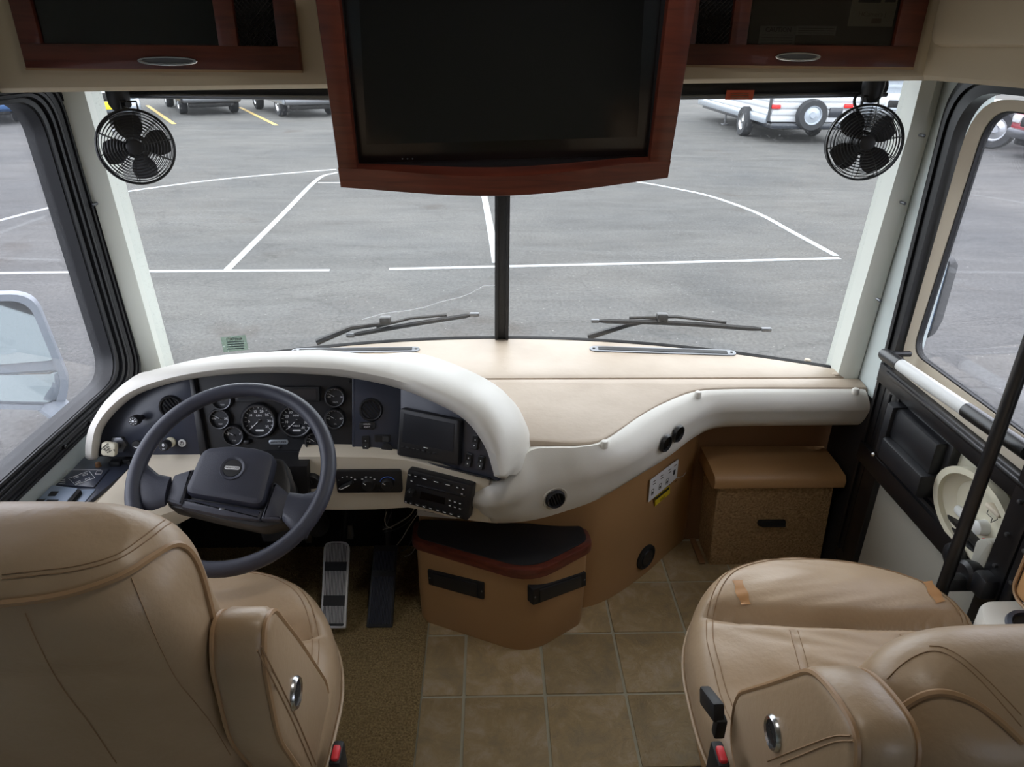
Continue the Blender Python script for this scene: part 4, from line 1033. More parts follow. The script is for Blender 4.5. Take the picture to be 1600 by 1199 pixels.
obj('vent_flap', MB().lathe([(.030, .006), (.028, .010), (0, .010)], 24, G), 'black_plastic', lv)
obj('loose_thread', MB().tube([atp(u, v, so+sn*.006, sn) for u, v in ((1057, 747), (1062, 746), (1068, 744), (1072, 738))], .0009, 4), 'paper', skirt)
# notice pasted behind the pedestal
q0 = [at(u, v, y=1.836) for u, v in ((652, 785), (716, 788), (713, 811), (652, 806))]
nt_ = obj('notice', MB().loft([q0, [p+V((0, .004, 0)) for p in q0]]), 'paper', skirt, smooth=0, label='pale paper notice on the skirt under the radio')
obj('notice_border', MB().tube([at(u, v, y=1.833) for u, v in ((664, 790), (664, 800), (690, 803))], .0007, 4), 'soft_black', nt_)

# ================================================================== COCKPIT THINGS
# ---- wheel-well pedestal with wood-edged top
pd = thing('pedestal_box', 'tan padded floor pedestal with black top and cherry wood edge below the radio', 'console', (.04, 1.72, 0))
top = [(-.243, 1.735), (.118, 1.568), (.312, 1.712), (.302, 1.792), (-.243, 1.835)]
ot = rpoly(top, [.03, .085, .03, .03, .02], 6)
body = rpoly([(x*.955+.002, 1.84+(y-1.84)*.93) for x, y in top], [.03, .085, .03, .03, .02], 6)
obj('body', MB().loft([[V((p.x*.985, 1.84+(p.y-1.84)*.97, .0)) for p in body], [V((p.x*.99, 1.84+(p.y-1.84)*.98, .012)) for p in body], [V((p.x, p.y, .12)) for p in body], [V((p.x, p.y, .305)) for p in body]]), 'tan_vinyl', pd)
obj('wood_edge', MB().prism(ot, .303, .335, bev=.010), 'cherry_wood', pd)
ins = [V((p.x*.94+.002, 1.84+(p.y-1.84)*.905-.002)) for p in ot]
obj('top_mat', MB().prism(ins, .330, .338, bev=.002), 'soft_black', pd)
def plate(pts, a, b):
    """latch plate on a side of the pedestal running from plan point a to b"""
    d = (V((b[0], b[1], 0))-V((a[0], a[1], 0))).normalized(); n_ = V((d.y, -d.x, 0))
    if n_.y > 0: n_ = -n_
    o = V((a[0], a[1], .2)); Mx = frame(o, n_); ix = Mx.inverted()
    q = [ix @ atp(u, v, o, n_) for u, v in pts]; q = [(p.x, p.y) for p in q]
    g = obj('latch_plate', MB().prism(rpoly(q, .004, 3), -.02, .006, Mx, bev=.002), 'soft_black', pd)
    c = sum((V(p) for p in q), V((0, 0)))/4
    i2 = [c+(V(p)-c)*.78 for p in q]; obj('latch_bar', MB().prism(i2, .005, .010, Mx, bev=.002), 'black_plastic', g)
    for k in (0, 1):
        e = (V(q[k*2])+V(q[(k*2+3) % 4]))/2; e = c+(e-c)*.93
        obj('screw', MB().lathe([(.0028, .005), (.0028, .0075), (0, .008)], 8, Mx @ T(e.x, e.y, 0)), 'grey_metal', g)
bo = [(x*.955+.002, 1.84+(y-1.84)*.93) for x, y in top]
plate([(669, 889), (757, 910), (757, 936), (671, 912)], bo[0], bo[1])
plate([(831, 920), (914, 893), (914, 914), (831, 945)], bo[1], bo[2])

# ---- carpeted footrest box ahead of the passenger
fb = thing('footrest_box', 'carpeted footrest box with brown vinyl lid in the passenger footwell', 'footrest', (.97, 2.05, 0))
x0, x1 = .765, 1.195
obj('body', MB().loft([[V((x0+.025, 2.00, 0)), V((x1+.0, 2.00, 0)), V((x1+.0, 2.14, 0)), V((x0+.025, 2.14, 0))], [V((x0, 1.972, .37)), V((x1-.035, 1.972, .37)), V((x1-.035, 2.14, .37)), V((x0, 2.14, .37))]]), 'carpet_beige', fb, smooth=0)
xl = x1-.005
obj('lid', MB().loft([[V((x, 2.145, .352)), V((x, 1.972, .352)), V((x, 1.957, .360)), V((x, 1.955, .385)), V((x, 1.966, .401)), V((x, 2.03, .408)), V((x, 2.145, .410))] for x in (x0-.018, x0-.012, xl-.01, xl)]), 'tan_vinyl', fb, smooth=50)
q = at(1205, 816, y=1.985); obj('finger_slot', MB().rbox((q.x, 1.985, q.z), (.098, .03, .024), .008), 'dark_void', fb)
obj('pull_lip', MB().rbox((q.x+.005, 1.978, q.z-.008), (.085, .02, .008), .003), 'black_plastic', fb)
struct('trim_5', MB().rbox((.765, 2.07, .006), (.022, .14, .012), .004), 'brown_vinyl')
# dark jamb closing the corner between the dash and the door
struct('trim_6', MB().box((1.225, 2.03, .35), (.05, .22, .70)).box((1.235, 2.10, 1.1), (.05, .05, 2.0)), 'soft_black')
struct('trim_7', MB().box((-1.165, 2.14, .35), (.05, .10, .70)), 'soft_black')
struct('trim_8', MB().box((1.212, 2.03, 1.16), (.02, .20, .92)), 'wall_grey')

# ---- steering wheel
SW = at(363, 741, z=.82); wn = V((0, -math.cos(R(54)), math.sin(R(54))))
Mw = frame(SW, wn); iW = Mw.inverted()
def lW(u, v): q = iW @ atp(u, v, SW, wn); return (q.x, q.y)
sw = thing('steering_wheel', 'large black steering wheel with two broad spokes', 'steering wheel', SW-wn*.30)
RR = .2135
obj('rim', MB().tube([Mw @ V((RR*math.cos(t), RR*math.sin(t), 0)) for t in [2*math.pi*k/72 for k in range(72)]], .0175, 14, closed=True), 'wheel_black', sw, smooth=80)
def solid(name, pts, c0, c1, m, r=.01, bev=.008, parent=None, dome=0):
    o = rpoly([lW(*p) for p in pts], r, 4)
    return obj(name, MB().prism(o, c0, c1, Mw, bev=bev), m, parent or sw)
def spoke(pts_in, pts_out):
    """flared arm from a pod to the rim: rings of (upper, lower) pixels"""
    rings = []
    for (a, b, h) in pts_in:
        p, q = V(lW(*a)), V(lW(*b)); m = (p+q)/2
        rings.append([Mw @ V((m.x+(p.x-m.x)*math.cos(t), m.y+(p.y-m.y)*math.cos(t), pts_out+h*math.sin(t))) for t in [2*math.pi*k/12 for k in range(12)]])
    obj('spoke', MB().loft(rings), 'wheel_black', sw, smooth=70)
spoke([((220, 715), (214, 788), .012), ((232, 728), (222, 796), .014), ((246, 740), (236, 797), .013), ((266, 744), (256, 790), .012)], -.006)
spoke([((505, 748), (478, 842), .012), ((492, 766), (464, 838), .014), ((474, 771), (452, 826), .013), ((452, 768), (440, 812), .012)], -.006)
solid('hub_base', [(262, 742), (306, 733), (330, 700), (440, 712), (452, 752), (447, 812), (404, 822), (330, 806), (254, 787)], -.07, -.018, 'black_plastic', .012)
solid('switch_pod', [(270, 741), (303, 731), (284, 791), (254, 782)], -.03, -.002, 'wheel_black', .006)
solid('switch_pod', [(427, 751), (452, 771), (439, 813), (405, 812)], -.03, -.002, 'wheel_black', .006)
solid('lower_bar', [(284, 776), (411, 796), (405, 813), (345, 806), (280, 792)], -.03, -.004, 'wheel_black', .005)
hp = solid('hub_pad', [(318, 702), (362, 697), (408, 702), (432, 714), (412, 794), (287, 773)], -.03, .012, 'wheel_black', .022, .014)
a, b = lW(366, 735)
em = obj('emblem_well', MB().lathe([(.029, .0115), (.027, .0145), (.022, .0135), (.020, .0115)], 24, Mw @ T(a, b, 0), False), 'wheel_black', hp)
obj('emblem', MB().lathe([(.020, .011), (.020, .0135), (0, .0138)], 24, Mw @ T(a, b, 0)), 'soft_black', em)
obj('emblem_bar', MB().prism(rrect(.034, .0075, .0035, 3), .0135, .0148, Mw @ T(a, b, 0) @ Matrix.Rotation(R(-4), 4, 'Z')), 'label_white', em)
text('lettering', 'FREIGHTLINER', .0050, Mw @ T(a, b, .015) @ Matrix.Rotation(R(-4), 4, 'Z'), 'soft_black', em)
a, b = lW(346, 795); obj('horn_symbol', MB().rbox((a, b, -.0035), (.012, .005, .001), .0004, Mw), 'grey_metal', sw)
cb = SW-wn*.05; ce = V((SW.x+.01, 1.66, .56))
obj('column', MB().tube([cb, cb.lerp(ce, .5), ce, ce+V((0, .25, -.30))], [.055, .05, .06, .04], 14), 'soft_black', sw)
obj('turn_signal_stalk', MB().tube([cb.lerp(ce, .4), at(480, 795, y=1.50)], [.008, .006], 8), 'black_plastic', sw)

# ---- pedals
def pedal(name, label, cs, pb, pt, m, ribm, bands):
    B_, T_ = at(*pb[0], z=pb[1]), at(*pt[0], y=pt[1]); ax = (T_-B_).normalized(); n_ = V((1, 0, 0)).cross(ax).normalized()
    if n_.y > 0: n_ = -n_
    Mx = frame(B_, n_, ax); ix = Mx.inverted()
    q = [ix @ atp(u, v, B_, n_) for u, v in cs]; q = [V((p.x, p.y)) for p in q]
    t = thing(name, label, 'pedal', (B_.x, B_.y, 0))
    pad_ = obj('pad', MB().prism(rpoly(q, [.03, .03, .008, .008] if ribm == 'silver_pedal' else .006, 6), -.012, 0, Mx, bev=.003), m, t)
    if ribm == 'silver_pedal':
        cc_ = sum(q, V((0, 0)))/4
        obj('tread', MB().prism(rpoly([V((cc_.x+(p.x-cc_.x)*.84, cc_.y+(p.y-cc_.y)*.955)) for p in q], [.026, .026, .006, .006], 6), -.001, .0008, Mx), 'soft_black', pad_)
    w_ = q[1].x-q[0].x; h_ = q[0].y-q[3].y
    f = lambda s_, t_: (q[3].lerp(q[2], s_)).lerp(q[0].lerp(q[1], s_), t_)
    for t0, t1 in bands:
        mb = MB()
        for k in range(15):
            s_ = .10+.80*k/14; a, b = f(s_, t0), f(s_, t1)
            mb.loft([[Mx @ V((p.x+dx, p.y, c)) for dx, c in ((-.0013, 0), (-.001, .004), (.001, .004), (.0013, 0))] for p in (a, b)])
        obj('rib', mb, ribm, t, smooth=0, kind='stuff')
    c = f(.5, .35); obj('arm', MB().tube([Mx @ V((c.x, c.y, -.01)), Mx @ V((c.x, c.y+.04, -.06)), Mx @ V((c.x, c.y+.16, -.09)), V(((Mx @ V((c.x, 0, 0))).x, 2.10, .34))], .011, 8), 'black_metal', t)
    return t, Mx, f
pedal('brake_pedal', 'silver ribbed brake pedal beside the accelerator', [(506, 846), (547, 846), (540, 982), (500, 982)], ((520, 985), .05), ((527, 848), 1.90), 'silver_pedal', 'silver_pedal', ((.05, .24), (.36, .64), (.75, .97)))
t_, Mx, f = pedal('accelerator_pedal', 'long black ribbed accelerator pedal leaning on the carpet', [(584, 852), (621, 852), (613, 981), (572, 981)], ((592, 981), .016), ((602, 852), 1.92), 'soft_black', 'dash_plastic', ((.04, .60), (.68, .92)))
# under-dash odds and ends
for u, v, w_, h_ in ((545, 830, .03, .06), (482, 838, .022, .05)):
    q = at(u, v, y=2.0); obj('bracket', MB().rbox(q, (w_, .02, h_), .004), 'grey_metal', dash)
wb = thing('wire_bundle', 'loose pale wires hanging under the dash beside the accelerator', 'wires', at(630, 870, y=1.98))
for k, l in enumerate([[(598, 828), (615, 822), (640, 806), (650, 790)], [(600, 832), (622, 826), (642, 812), (655, 792)], [(604, 800), (601, 812), (604, 822), (612, 826)], [(612, 800), (606, 815), (603, 828), (606, 834)], [(655, 800), (640, 822), (628, 842), (620, 852)], [(660, 806), (648, 836), (636, 856), (626, 862)], [(664, 812), (656, 840), (644, 864), (632, 870)], [(640, 806), (620, 818), (604, 826), (598, 822)]]):
    obj('wire', MB().tube(spline([at(u, v, y=1.96+.012*k) for u, v in l], 12), .0016, 5), 'grey_metal' if k % 2 else 'paper', wb)

# ---- side console under the driver's window
sc = thing('side_console', "black switch console under the driver's side window", 'console', (-1.07, 1.45, 0))
co = [(-1.124, 1.715), (-.955, 1.71), (-1.0, 1.46), (-1.02, 1.10), (-1.124, 1.10)]
obj('housing', MB().prism(co, 0, .646, bev=.004), 'cream_fascia', sc)
obj('top_plate', MB().prism([(-1.122, 1.708), (-.962, 1.704), (-1.006, 1.46), (-1.03, 1.12), (-1.122, 1.12)], .640, .656, bev=.003), 'dash_plastic', sc)
Z1 = .660
def ctop(name, pts, m, z0=.652, z1=Z1, r=.004, parent=sc, bev=.0015):
    q = [at(u, v, z=z1) for u, v in pts]; q = [(max(p.x, -1.121), p.y) for p in q]
    return obj(name, MB().prism(rpoly(q, r, 3), z0, z1, bev=bev), m, parent)
dp = ctop('diagram_plate', [(112, 735), (171, 732), (147, 761), (86, 758)], 'dash_plastic')
mb = MB(); L = lambda pts, r=.0007, cl=True: mb.tube([at(u, v, z=Z1+.0008) for u, v in pts], r, 4, closed=cl)
L([(107, 748), (139, 736), (148, 747), (118, 758)]); obj('diagram_line', mb, 'white_print', dp, kind='stuff'); mb = MB()
for c in ((119, 745), (133, 741), (122, 753), (137, 748)): L([(c[0]-4, c[1]+1), (c[0]+3, c[1]-1.5), (c[0]+4, c[1]+.5), (c[0]-3, c[1]+3)])
for c in ((101, 738), (155, 738)): L([(c[0]-4, c[1]-2), (c[0]+5, c[1]-2), (c[0]+3, c[1]+3), (c[0]-6, c[1]+3)])
for k in range(3): L([(92, 750+3*k), (102, 749+3*k)], .0006, False)
L([(100, 734.5), (158, 734)], .0006, False)
obj('diagram_line', mb, 'white_print', dp, kind='stuff')
sp = ctop('cover_plate', [(69, 758), (122, 763), (97, 792), (20, 800), (30, 790)], 'mirror_housing', .652, .668)
mat('blue_grey_plastic', (118, 132, 152), .4); sp.data.materials[0] = M_['blue_grey_plastic']
for pts in ([(80, 768), (92, 768), (86, 775), (74, 775)], [(56, 780), (71, 780), (62, 788), (47, 788)], [(74, 781), (92, 781), (84, 788), (68, 788)]):
    ctop('cut_out', pts, 'dark_void', .662, .669, .001, sp, .0)
ctop('side_bin', [(124, 765), (150, 764), (126, 792), (100, 793)], 'blue_grey_plastic', .652, .659)
ctop('bin_slot', [(121, 764), (127, 766), (103, 793), (96, 793)], 'dark_void', .658, .670, .001)
for u, v, w_ in ((181, 722, .03), (199, 718, .022), (207, 722, .022)):
    q = at(u, v, z=.665); obj('rocker_switch', MB().rbox((max(q.x, -1.1), q.y, .662), (w_, .022, .016), .004), 'black_plastic', sc)
q = at(152, 722, z=.67); obj('toggle', MB().lathe([(.008, 0), (.006, .012), (0, .014)], 10, T(max(q.x, -1.1), q.y, .656)), 'brown_vinyl', sc)

# ================================================================== SEATS
def make_seat(name, label, cx, yc, rot, zs_, back_b, back_t, arm_x, arm_side, arm_out, arm_pip, badge_px, silhouettes, tcol='leather', bw=.86, AW=.085):
    t = thing(name, label, 'seat', (cx, yc, 0))
    Rz = T(cx, yc, 0) @ Matrix.Rotation(R(rot), 4, 'Z')
    # --- cushion: polar surface with thigh roll and crease
    HW, FR, BK = .342, .335, .34
    def plan(ph):
        c, s = math.cos(ph), math.sin(ph)
        if s >= 0: return V((HW*math.copysign(abs(c)**.80, c)*(1-.06*s), FR*s**.92))
        return V((HW*math.copysign(abs(c)**.55, c), -BK*abs(s)**.55))
    def ztop(x, y):
        z = .030*math.exp(-((y-.185)/.10)**2) + .012*(1-(x/HW)**2)
        z -= .040*math.exp(-((y-.090-.02*(x/HW)**2)/.016)**2)*max(0, 1-(abs(x)/(HW*.96))**6)
        z += .008*math.exp(-((y+.02)/.06)**2)
        for sx_ in (-.12, .12): z -= .004*math.exp(-((x-sx_-.05*sx_/.12*(-y))/.006)**2)*(1 if y < .06 else 0)
        z += .0015*math.sin(43*x+9*math.sin(21*y))*math.sin(37*y)
        return z
    NR, NA = 44, 112
    def cus(r, ph):
        o = plan(ph); x, y = o.x*r, o.y*r
        e = max(0, (r-.84)/.16); z = zs_+ztop(x, y)*(1-e**3)-.055*(1-math.sqrt(max(0, 1-e*e)))
        return Rz @ V((x, y, z))
    rings = []
    for k in range(1, NR+1):
        r = k/NR if k/NR < .84 else .84+.16*math.sin(math.pi/2*((k/NR-.84)/.16))
        rings.append([cus(r, 2*math.pi*j/NA) for j in range(NA)])
    edge = [plan(2*math.pi*j/NA) for j in range(NA)]
    for sc_, dz in ((1.008, -.075), (1.0, -.10), (.97, -.125), (.90, -.13)): rings.append([Rz @ V((p.x*sc_, p.y*sc_, zs_+dz)) for p in edge])
    cu = obj('cushion', MB().loft(rings), tcol, t, smooth=75)
    obj('piping', MB().tube([Rz @ V((p.x*1.012, p.y*1.012, zs_-.100)) for p in edge], .0042, 6, closed=True), 'leather', cu)
    mb = MB()
    for q0, q1 in ((.862, .866), (.90, .904)):
        mb.tube([cus((q0+q1)/2, R(a))+V((0, 0, .0004)) for a in range(-20, 201, 2)], .0011, 4)
    obj('stitch', mb, 'stitch', cu, kind='stuff')
    for sx_ in (-.125, -.108, .108, .125):
        obj('stitch', MB().tube([Rz @ V((sx_*(1+.3*k/12), (.055-.32*k/12), zs_+ztop(sx_*(1+.3*k/12), .055-.32*k/12)+.0004)) for k in range(13)], .0010, 4), 'stitch', cu)
    # --- base shell
    obj('seat_shell', MB().loft([[Rz @ V((p.x*s_, p.y*s_, z)) for p in edge] for s_, z in ((.62, .10), (.80, .17), (.90, .30), (.94, zs_-.115))]), 'tan_vinyl', t)
    obj('seat_post', MB().lathe([(.20, 0), (.20, .02), (.13, .03), (.13, .12), (.18, .13)], 24, T(cx, yc-.05, .014 if cx < 0 else 0)), 'soft_black', t)
    # --- backrest
    B_, T_ = V((0, back_b[0], back_b[1])), V((0, back_t[0], back_t[1])); ax = (T_-B_); Lb = ax.length; ax = ax.normalized(); fw_ = V((1, 0, 0)).cross(ax); fw_ = -fw_ if fw_.y < 0 else fw_
    def bk(th, tt):
        w_ = bw*pl(tt, [(0, .255), (.25, .29), (.55, .295), (.8, .29), (1, .275)]); d_ = pl(tt, [(0, .085), (.4, .088), (.72, .085), (.84, .10), (1, .095)])
        if tt > .84: q = (tt-.84)/.16; s_ = math.sqrt(max(0, 1-q**2.4)); w_ = w_-.10*(1-s_); d_ *= max(.001, s_); w_ = w_*(s_**.25 if q > .9 else 1)
        c, s = math.cos(th), math.sin(th)
        p = V((cx+w_*math.copysign(abs(c)**.50, c), 0, 0))+B_+ax*(Lb*tt)+fw_*(d_*math.copysign(abs(s)**.62, s))
        p += fw_*(.018*math.cos(math.pi*(c*.5))*(1 if s > 0 else -.2))
        return p
    nt2, na = 56, 80
    ts = [.96*k/40 for k in range(41)]+[1-.04*(1-k/12)**2.2-.00002 for k in range(1, 13)]
    back = obj('backrest', MB().loft([[bk(2*math.pi*j/na, tt) for j in range(na)] for tt in ts]), tcol, t, smooth=75)
    bmb = MB().loft([[bk(2*math.pi*j/na, tt) for j in range(na)] for tt in ts])
    bvh = BVHTree.FromPolygons(bmb.v, bmb.f)
    for kind, pts in silhouettes:
        # lay the seam on the leather where the photograph shows it
        path = []; off = .002 if kind == 'piping' else .0008
        for q in spline([V((u, v, 0)) for u, v in pts], len(pts)*8):
            d_ = AX*((q.x-800)/F)+AY*((q.y-599.5)/F)+AZ
            loc, n_, _i, _d = bvh.ray_cast(CAM, d_.normalized())
            if loc is not None: path.append(loc+(n_ if n_.dot(d_) < 0 else -n_)*off)
        if len(path) > 3:
            for _ in range(2): path = [path[0]]+[path[k]*.5+(path[k-1]+path[k+1])*.25 for k in range(1, len(path)-1)]+[path[-1]]
            obj(kind, MB().tube(path, .0050 if kind == 'piping' else .0008, 6), 'piping' if kind == 'piping' else 'stitch', back)
    # --- fold-up armrest
    xa, xb = arm_x, arm_x-arm_side*AW
    Ma = side_frame(min(xa, xb), 1); o = rpoly(arm_out, .045, 6)
    wd = AW; rings = []
    for c, ins_ in ((0, .02), (.006, .007), (.018, 0), (wd-.018, 0), (wd-.006, .007), (wd, .02)):
        oo_ = [V((p[0], p[1])) for p in o]; ar = sum(oo_[i].x*oo_[(i+1) % len(oo_)].y-oo_[(i+1) % len(oo_)].x*oo_[i].y for i in range(len(oo_)))
        if ar < 0: oo_ = oo_[::-1]
        oi = inset(oo_, ins_) if ins_ else oo_
        rings.append([Ma @ V((p.x, p.y, c)) for p in oi])
    arm = obj('armrest', MB().loft(rings), tcol, t, smooth=60)
    for r_ in (rings[1], rings[-2]): obj('piping', MB().tube(r_, .0045, 6, closed=True), 'piping', arm)
    xf = xa
    q = at(*badge_px, x=xf); Gb = frame(q, (arm_side, 0, 0), (0, 0, 1))
    bd = obj('badge', MB().lathe([(.027, -.004), (.027, .003), (.024, .007), (.020, .005), (.020, .003), (0, .003)], 28, Gb), 'bright_metal', arm, label='round chrome badge on the armrest')
    obj('badge_face', MB().lathe([(.020, .0025), (.020, .0038), (0, .004)], 24, Gb), 'soft_black', bd)
    text('lettering', 'FLEXSTEEL', .0068, Gb @ T(0, 0, .0043), 'grey_metal', bd)
    for pts in arm_pip:
        obj('stitch', MB().tube(spline([at(u, v, x=xf)+V((arm_side*.0006, 0, 0)) for u, v in pts], 14), .0013, 4), 'stitch', arm)
    return t, cus, Rz, ztop, zs_

drv = make_seat('driver_seat', "tan leather driver's seat seen from behind, steering wheel ahead of it", -.655, 1.02, 0, .565, (.885, .48), (.735, 1.130), -.318, 1,
    [(.735, .90), (.765, .955), (.815, .945), (.90, .79), (1.015, .555), (.985, .45), (.90, .40), (.82, .52), (.735, .74)],
    [[(407, 1010), (418, 1032), (440, 1076), (465, 1128), (493, 1195)], [(401, 1016), (412, 1037), (434, 1080), (459, 1132), (487, 1198)]], (460, 1083),
    [('piping', [(4, 943), (60, 937), (120, 925), (190, 900), (235, 872), (268, 853), (290, 858), (308, 885), (322, 930), (332, 972)]),
     ('stitch', [(4, 898), (60, 892), (120, 885), (180, 868), (225, 838), (260, 812), (292, 806)]),
     ('stitch', [(4, 905), (60, 899), (120, 892), (184, 874), (230, 845), (266, 818), (296, 814)]),
     ('stitch', [(205, 903), (222, 945), (245, 1000), (275, 1060), (300, 1092), (330, 1130), (360, 1180)]),
     ('stitch', [(40, 958), (60, 1005), (95, 1070), (140, 1130), (182, 1192)])])
pas = make_seat('passenger_seat', 'tan leather passenger seat with two worn patches on its cushion', .765, 1.06, -4, .545, (.90, .46), (.612, .952), .43, -1,
    [(.535, .90), (.555, .972), (.63, .965), (.690, .940), (.778, .813), (.888, .66), (.87, .55), (.74, .50), (.60, .74)],
    [[(1330, 1150), (1300, 1152), (1250, 1170), (1200, 1190)], [(1334, 1158), (1302, 1161), (1254, 1180), (1220, 1194)]], (1210, 1146),
    [('piping', [(1396, 1120), (1420, 1100), (1448, 1086), (1480, 1084), (1520, 1098), (1560, 1126), (1596, 1160)]),
     ('stitch', [(1386, 1062), (1406, 1042), (1430, 1026), (1458, 1018), (1486, 1026), (1520, 1052), (1556, 1090), (1596, 1136)]),
     ('stitch', [(1452, 1010), (1476, 1013), (1506, 1030), (1546, 1066), (1596, 1118)])])
# worn patches and fittings of the passenger seat
pt, cus, Rz, ztop, zs_ = pas
iz = Rz.inverted()
cush = [c for c in pt.children if c.name.startswith('cushion')][0]
def patch(pts):
    def surf(u, v):
        z = zs_+.03
        for _ in range(10):
            p = iz @ at(u, v, z=z); z = zs_+ztop(p.x, p.y)
        return at(u, v, z=z)+V((0, 0, .0012))
    a, b, c, d = [V((p[0], p[1], 0)) for p in pts]
    obj('worn_patch', MB().grid(lambda s_, t_: (lambda q: surf(q.x+1.5*math.sin(9*t_+3*s_), q.y))(a.lerp(b, s_).lerp(d.lerp(c, s_), t_)), 8, 12), 'stain', cush, label='worn brown patch in the leather')
patch([(1144, 908), (1160, 907), (1174, 945), (1157, 946)])
patch([(1441, 910), (1456, 908), (1478, 940), (1462, 944)])
lv = obj('seat_lever', MB().rbox((0, 0, 0), (.022, .085, .035), .006, T(*at(1112, 1100, x=.40)) @ Matrix.Rotation(R(-28), 4, 'X')), 'soft_black', pt, label='black seat adjusting switch')
obj('lever_stem', MB().rbox(at(1124, 1135, x=.405), (.02, .02, .045), .004), 'soft_black', lv)
def buckle(label, px_, x):
    q = at(*px_, x=x); t = thing('seat_belt_buckle', label, 'buckle', q-V((0, 0, .07)))
    obj('buckle_body', MB().rbox(q-V((0, 0, .035)), (.022, .05, .10), .006), 'soft_black', t)
    obj('release_button', MB().rbox(q+V((0, -.005, .016)), (.014, .030, .012), .004), 'red_plastic', t)
    obj('strap', MB().rbox(q-V((0, -.02, .20)), (.006, .04, .26), .002), 'soft_black', t)
buckle("black seat belt buckle with red button beside the driver's armrest", (527, 1183), -.285)
buckle('black seat belt buckle with red button beside the passenger armrest', (1124, 1186), .385)
# cup holder console and pad between the passenger seat and the wall
cc = thing('cup_console', 'cream cup holder console between the passenger seat and the wall', 'console', (1.13, .95, 0))
obj('body', MB().prism(rpoly([(1.06, .70), (1.195, .70), (1.195, 1.175), (1.085, 1.175), (1.045, 1.10)], .03, 4), .0, .595, bev=.012), 'cream_vinyl', cc)
G = T(1.142, 1.062, .594)
ch = obj('cup_ring', MB().loft([[G @ V((p[0]*.055*s_, p[1]*.072*s_, z)) for p in circ(1, 28)] for s_, z in ((1.05, 0), (1.0, .008), (.86, .010), (.80, .004), (.80, -.0))], caps=False), 'dash_plastic', cc)
obj('cup_well', MB().loft([[G @ V((p[0]*.0442, p[1]*.058, z)) for p in circ(1, 28)] for z in (.003, .0045)]), 'dark_void', cc)
pdp = thing('door_side_pad', 'small tan leather arm pad above the cup holder console', 'armrest', (1.17, 1.0, .6))
obj('pad', MB().rbox((1.178, .95, .69), (.045, .47, .175), .022, seg=4), 'orange_leather', pdp)
obj('piping', MB().tube([V((1.155, .95+p[0], .69+p[1])) for p in rrect(.46, .165, .03, 5)], .004, 6, closed=True), 'piping', pdp)

# ================================================================== OVERHEAD
YD = 1.735
def dpoly(name, pts, y0, y1, m, parent, bev=0):
    """slab between planes y1 (towards the cab) and y0, outlined by pixels taken on y1"""
    q = [at(u, v, y=y1) for u, v in pts]; Mx = Matrix(((1, 0, 0, 0), (0, 0, -1, 0), (0, 1, 0, 0), (0, 0, 0, 1)))
    return obj(name, MB().prism([(p.x, p.z) for p in q], -y0, -y1, Mx, bev=bev), m, parent)
def handle(u, v, wd, parent):
    q = at(u, v, y=YD); pts = [V((q.x+wd/2*math.cos(t), YD-.004-.014*abs(math.sin(t*.5+.0)), q.z+.010*math.sin(t))) for t in [2*math.pi*k/28 for k in range(28)]]
    h = obj('handle', MB().tube([V((q.x+wd/2*math.cos(t), YD-.012, q.z+.0068*math.sin(t))) for t in [2*math.pi*k/28 for k in range(28)]], .0028, 6, closed=True), 'bright_metal', parent)
    obj('handle_back', MB().loft([[V((q.x+wd/2*.95*math.cos(t), y, q.z+.006*math.sin(t))) for t in [2*math.pi*k/24 for k in range(24)]] for y in (YD-.011, YD-.002)]), 'grey_metal', h)
def meshpanel(name, u0, u1, v0, v1, y, parent):
    a, b = at(u0, v1, y=y), at(u1, v1, y=y); z0, z1 = a.z, a.z+.20; mb = MB(); s_ = .011
    W_ = b.x-a.x; n_ = int((W_+.2)/s_)
    for k in range(-int(.2/s_), int(W_/s_)+1):
        for sg in (1, -1):
            x0 = a.x+k*s_; pts = []
            p0 = V((x0, y, z0)); p1 = V((x0+.2, y, z1))
            if sg < 0: p0 = V((a.x+b.x-p0.x, y, z0)); p1 = V((a.x+b.x-p1.x, y, z1))
            d = p1-p0; t0, t1 = 0, 1
            if abs(d.x) > 1e-9:
                ta, tb = (a.x-p0.x)/d.x, (b.x-p0.x)/d.x; t0, t1 = max(t0, min(ta, tb)), min(t1, max(ta, tb))
            if t1-t0 > .02: mb.tube([p0+d*t0, p0+d*t1], .0009, 3)
    return obj(name, mb, 'black_metal', parent, smooth=0, kind='stuff')
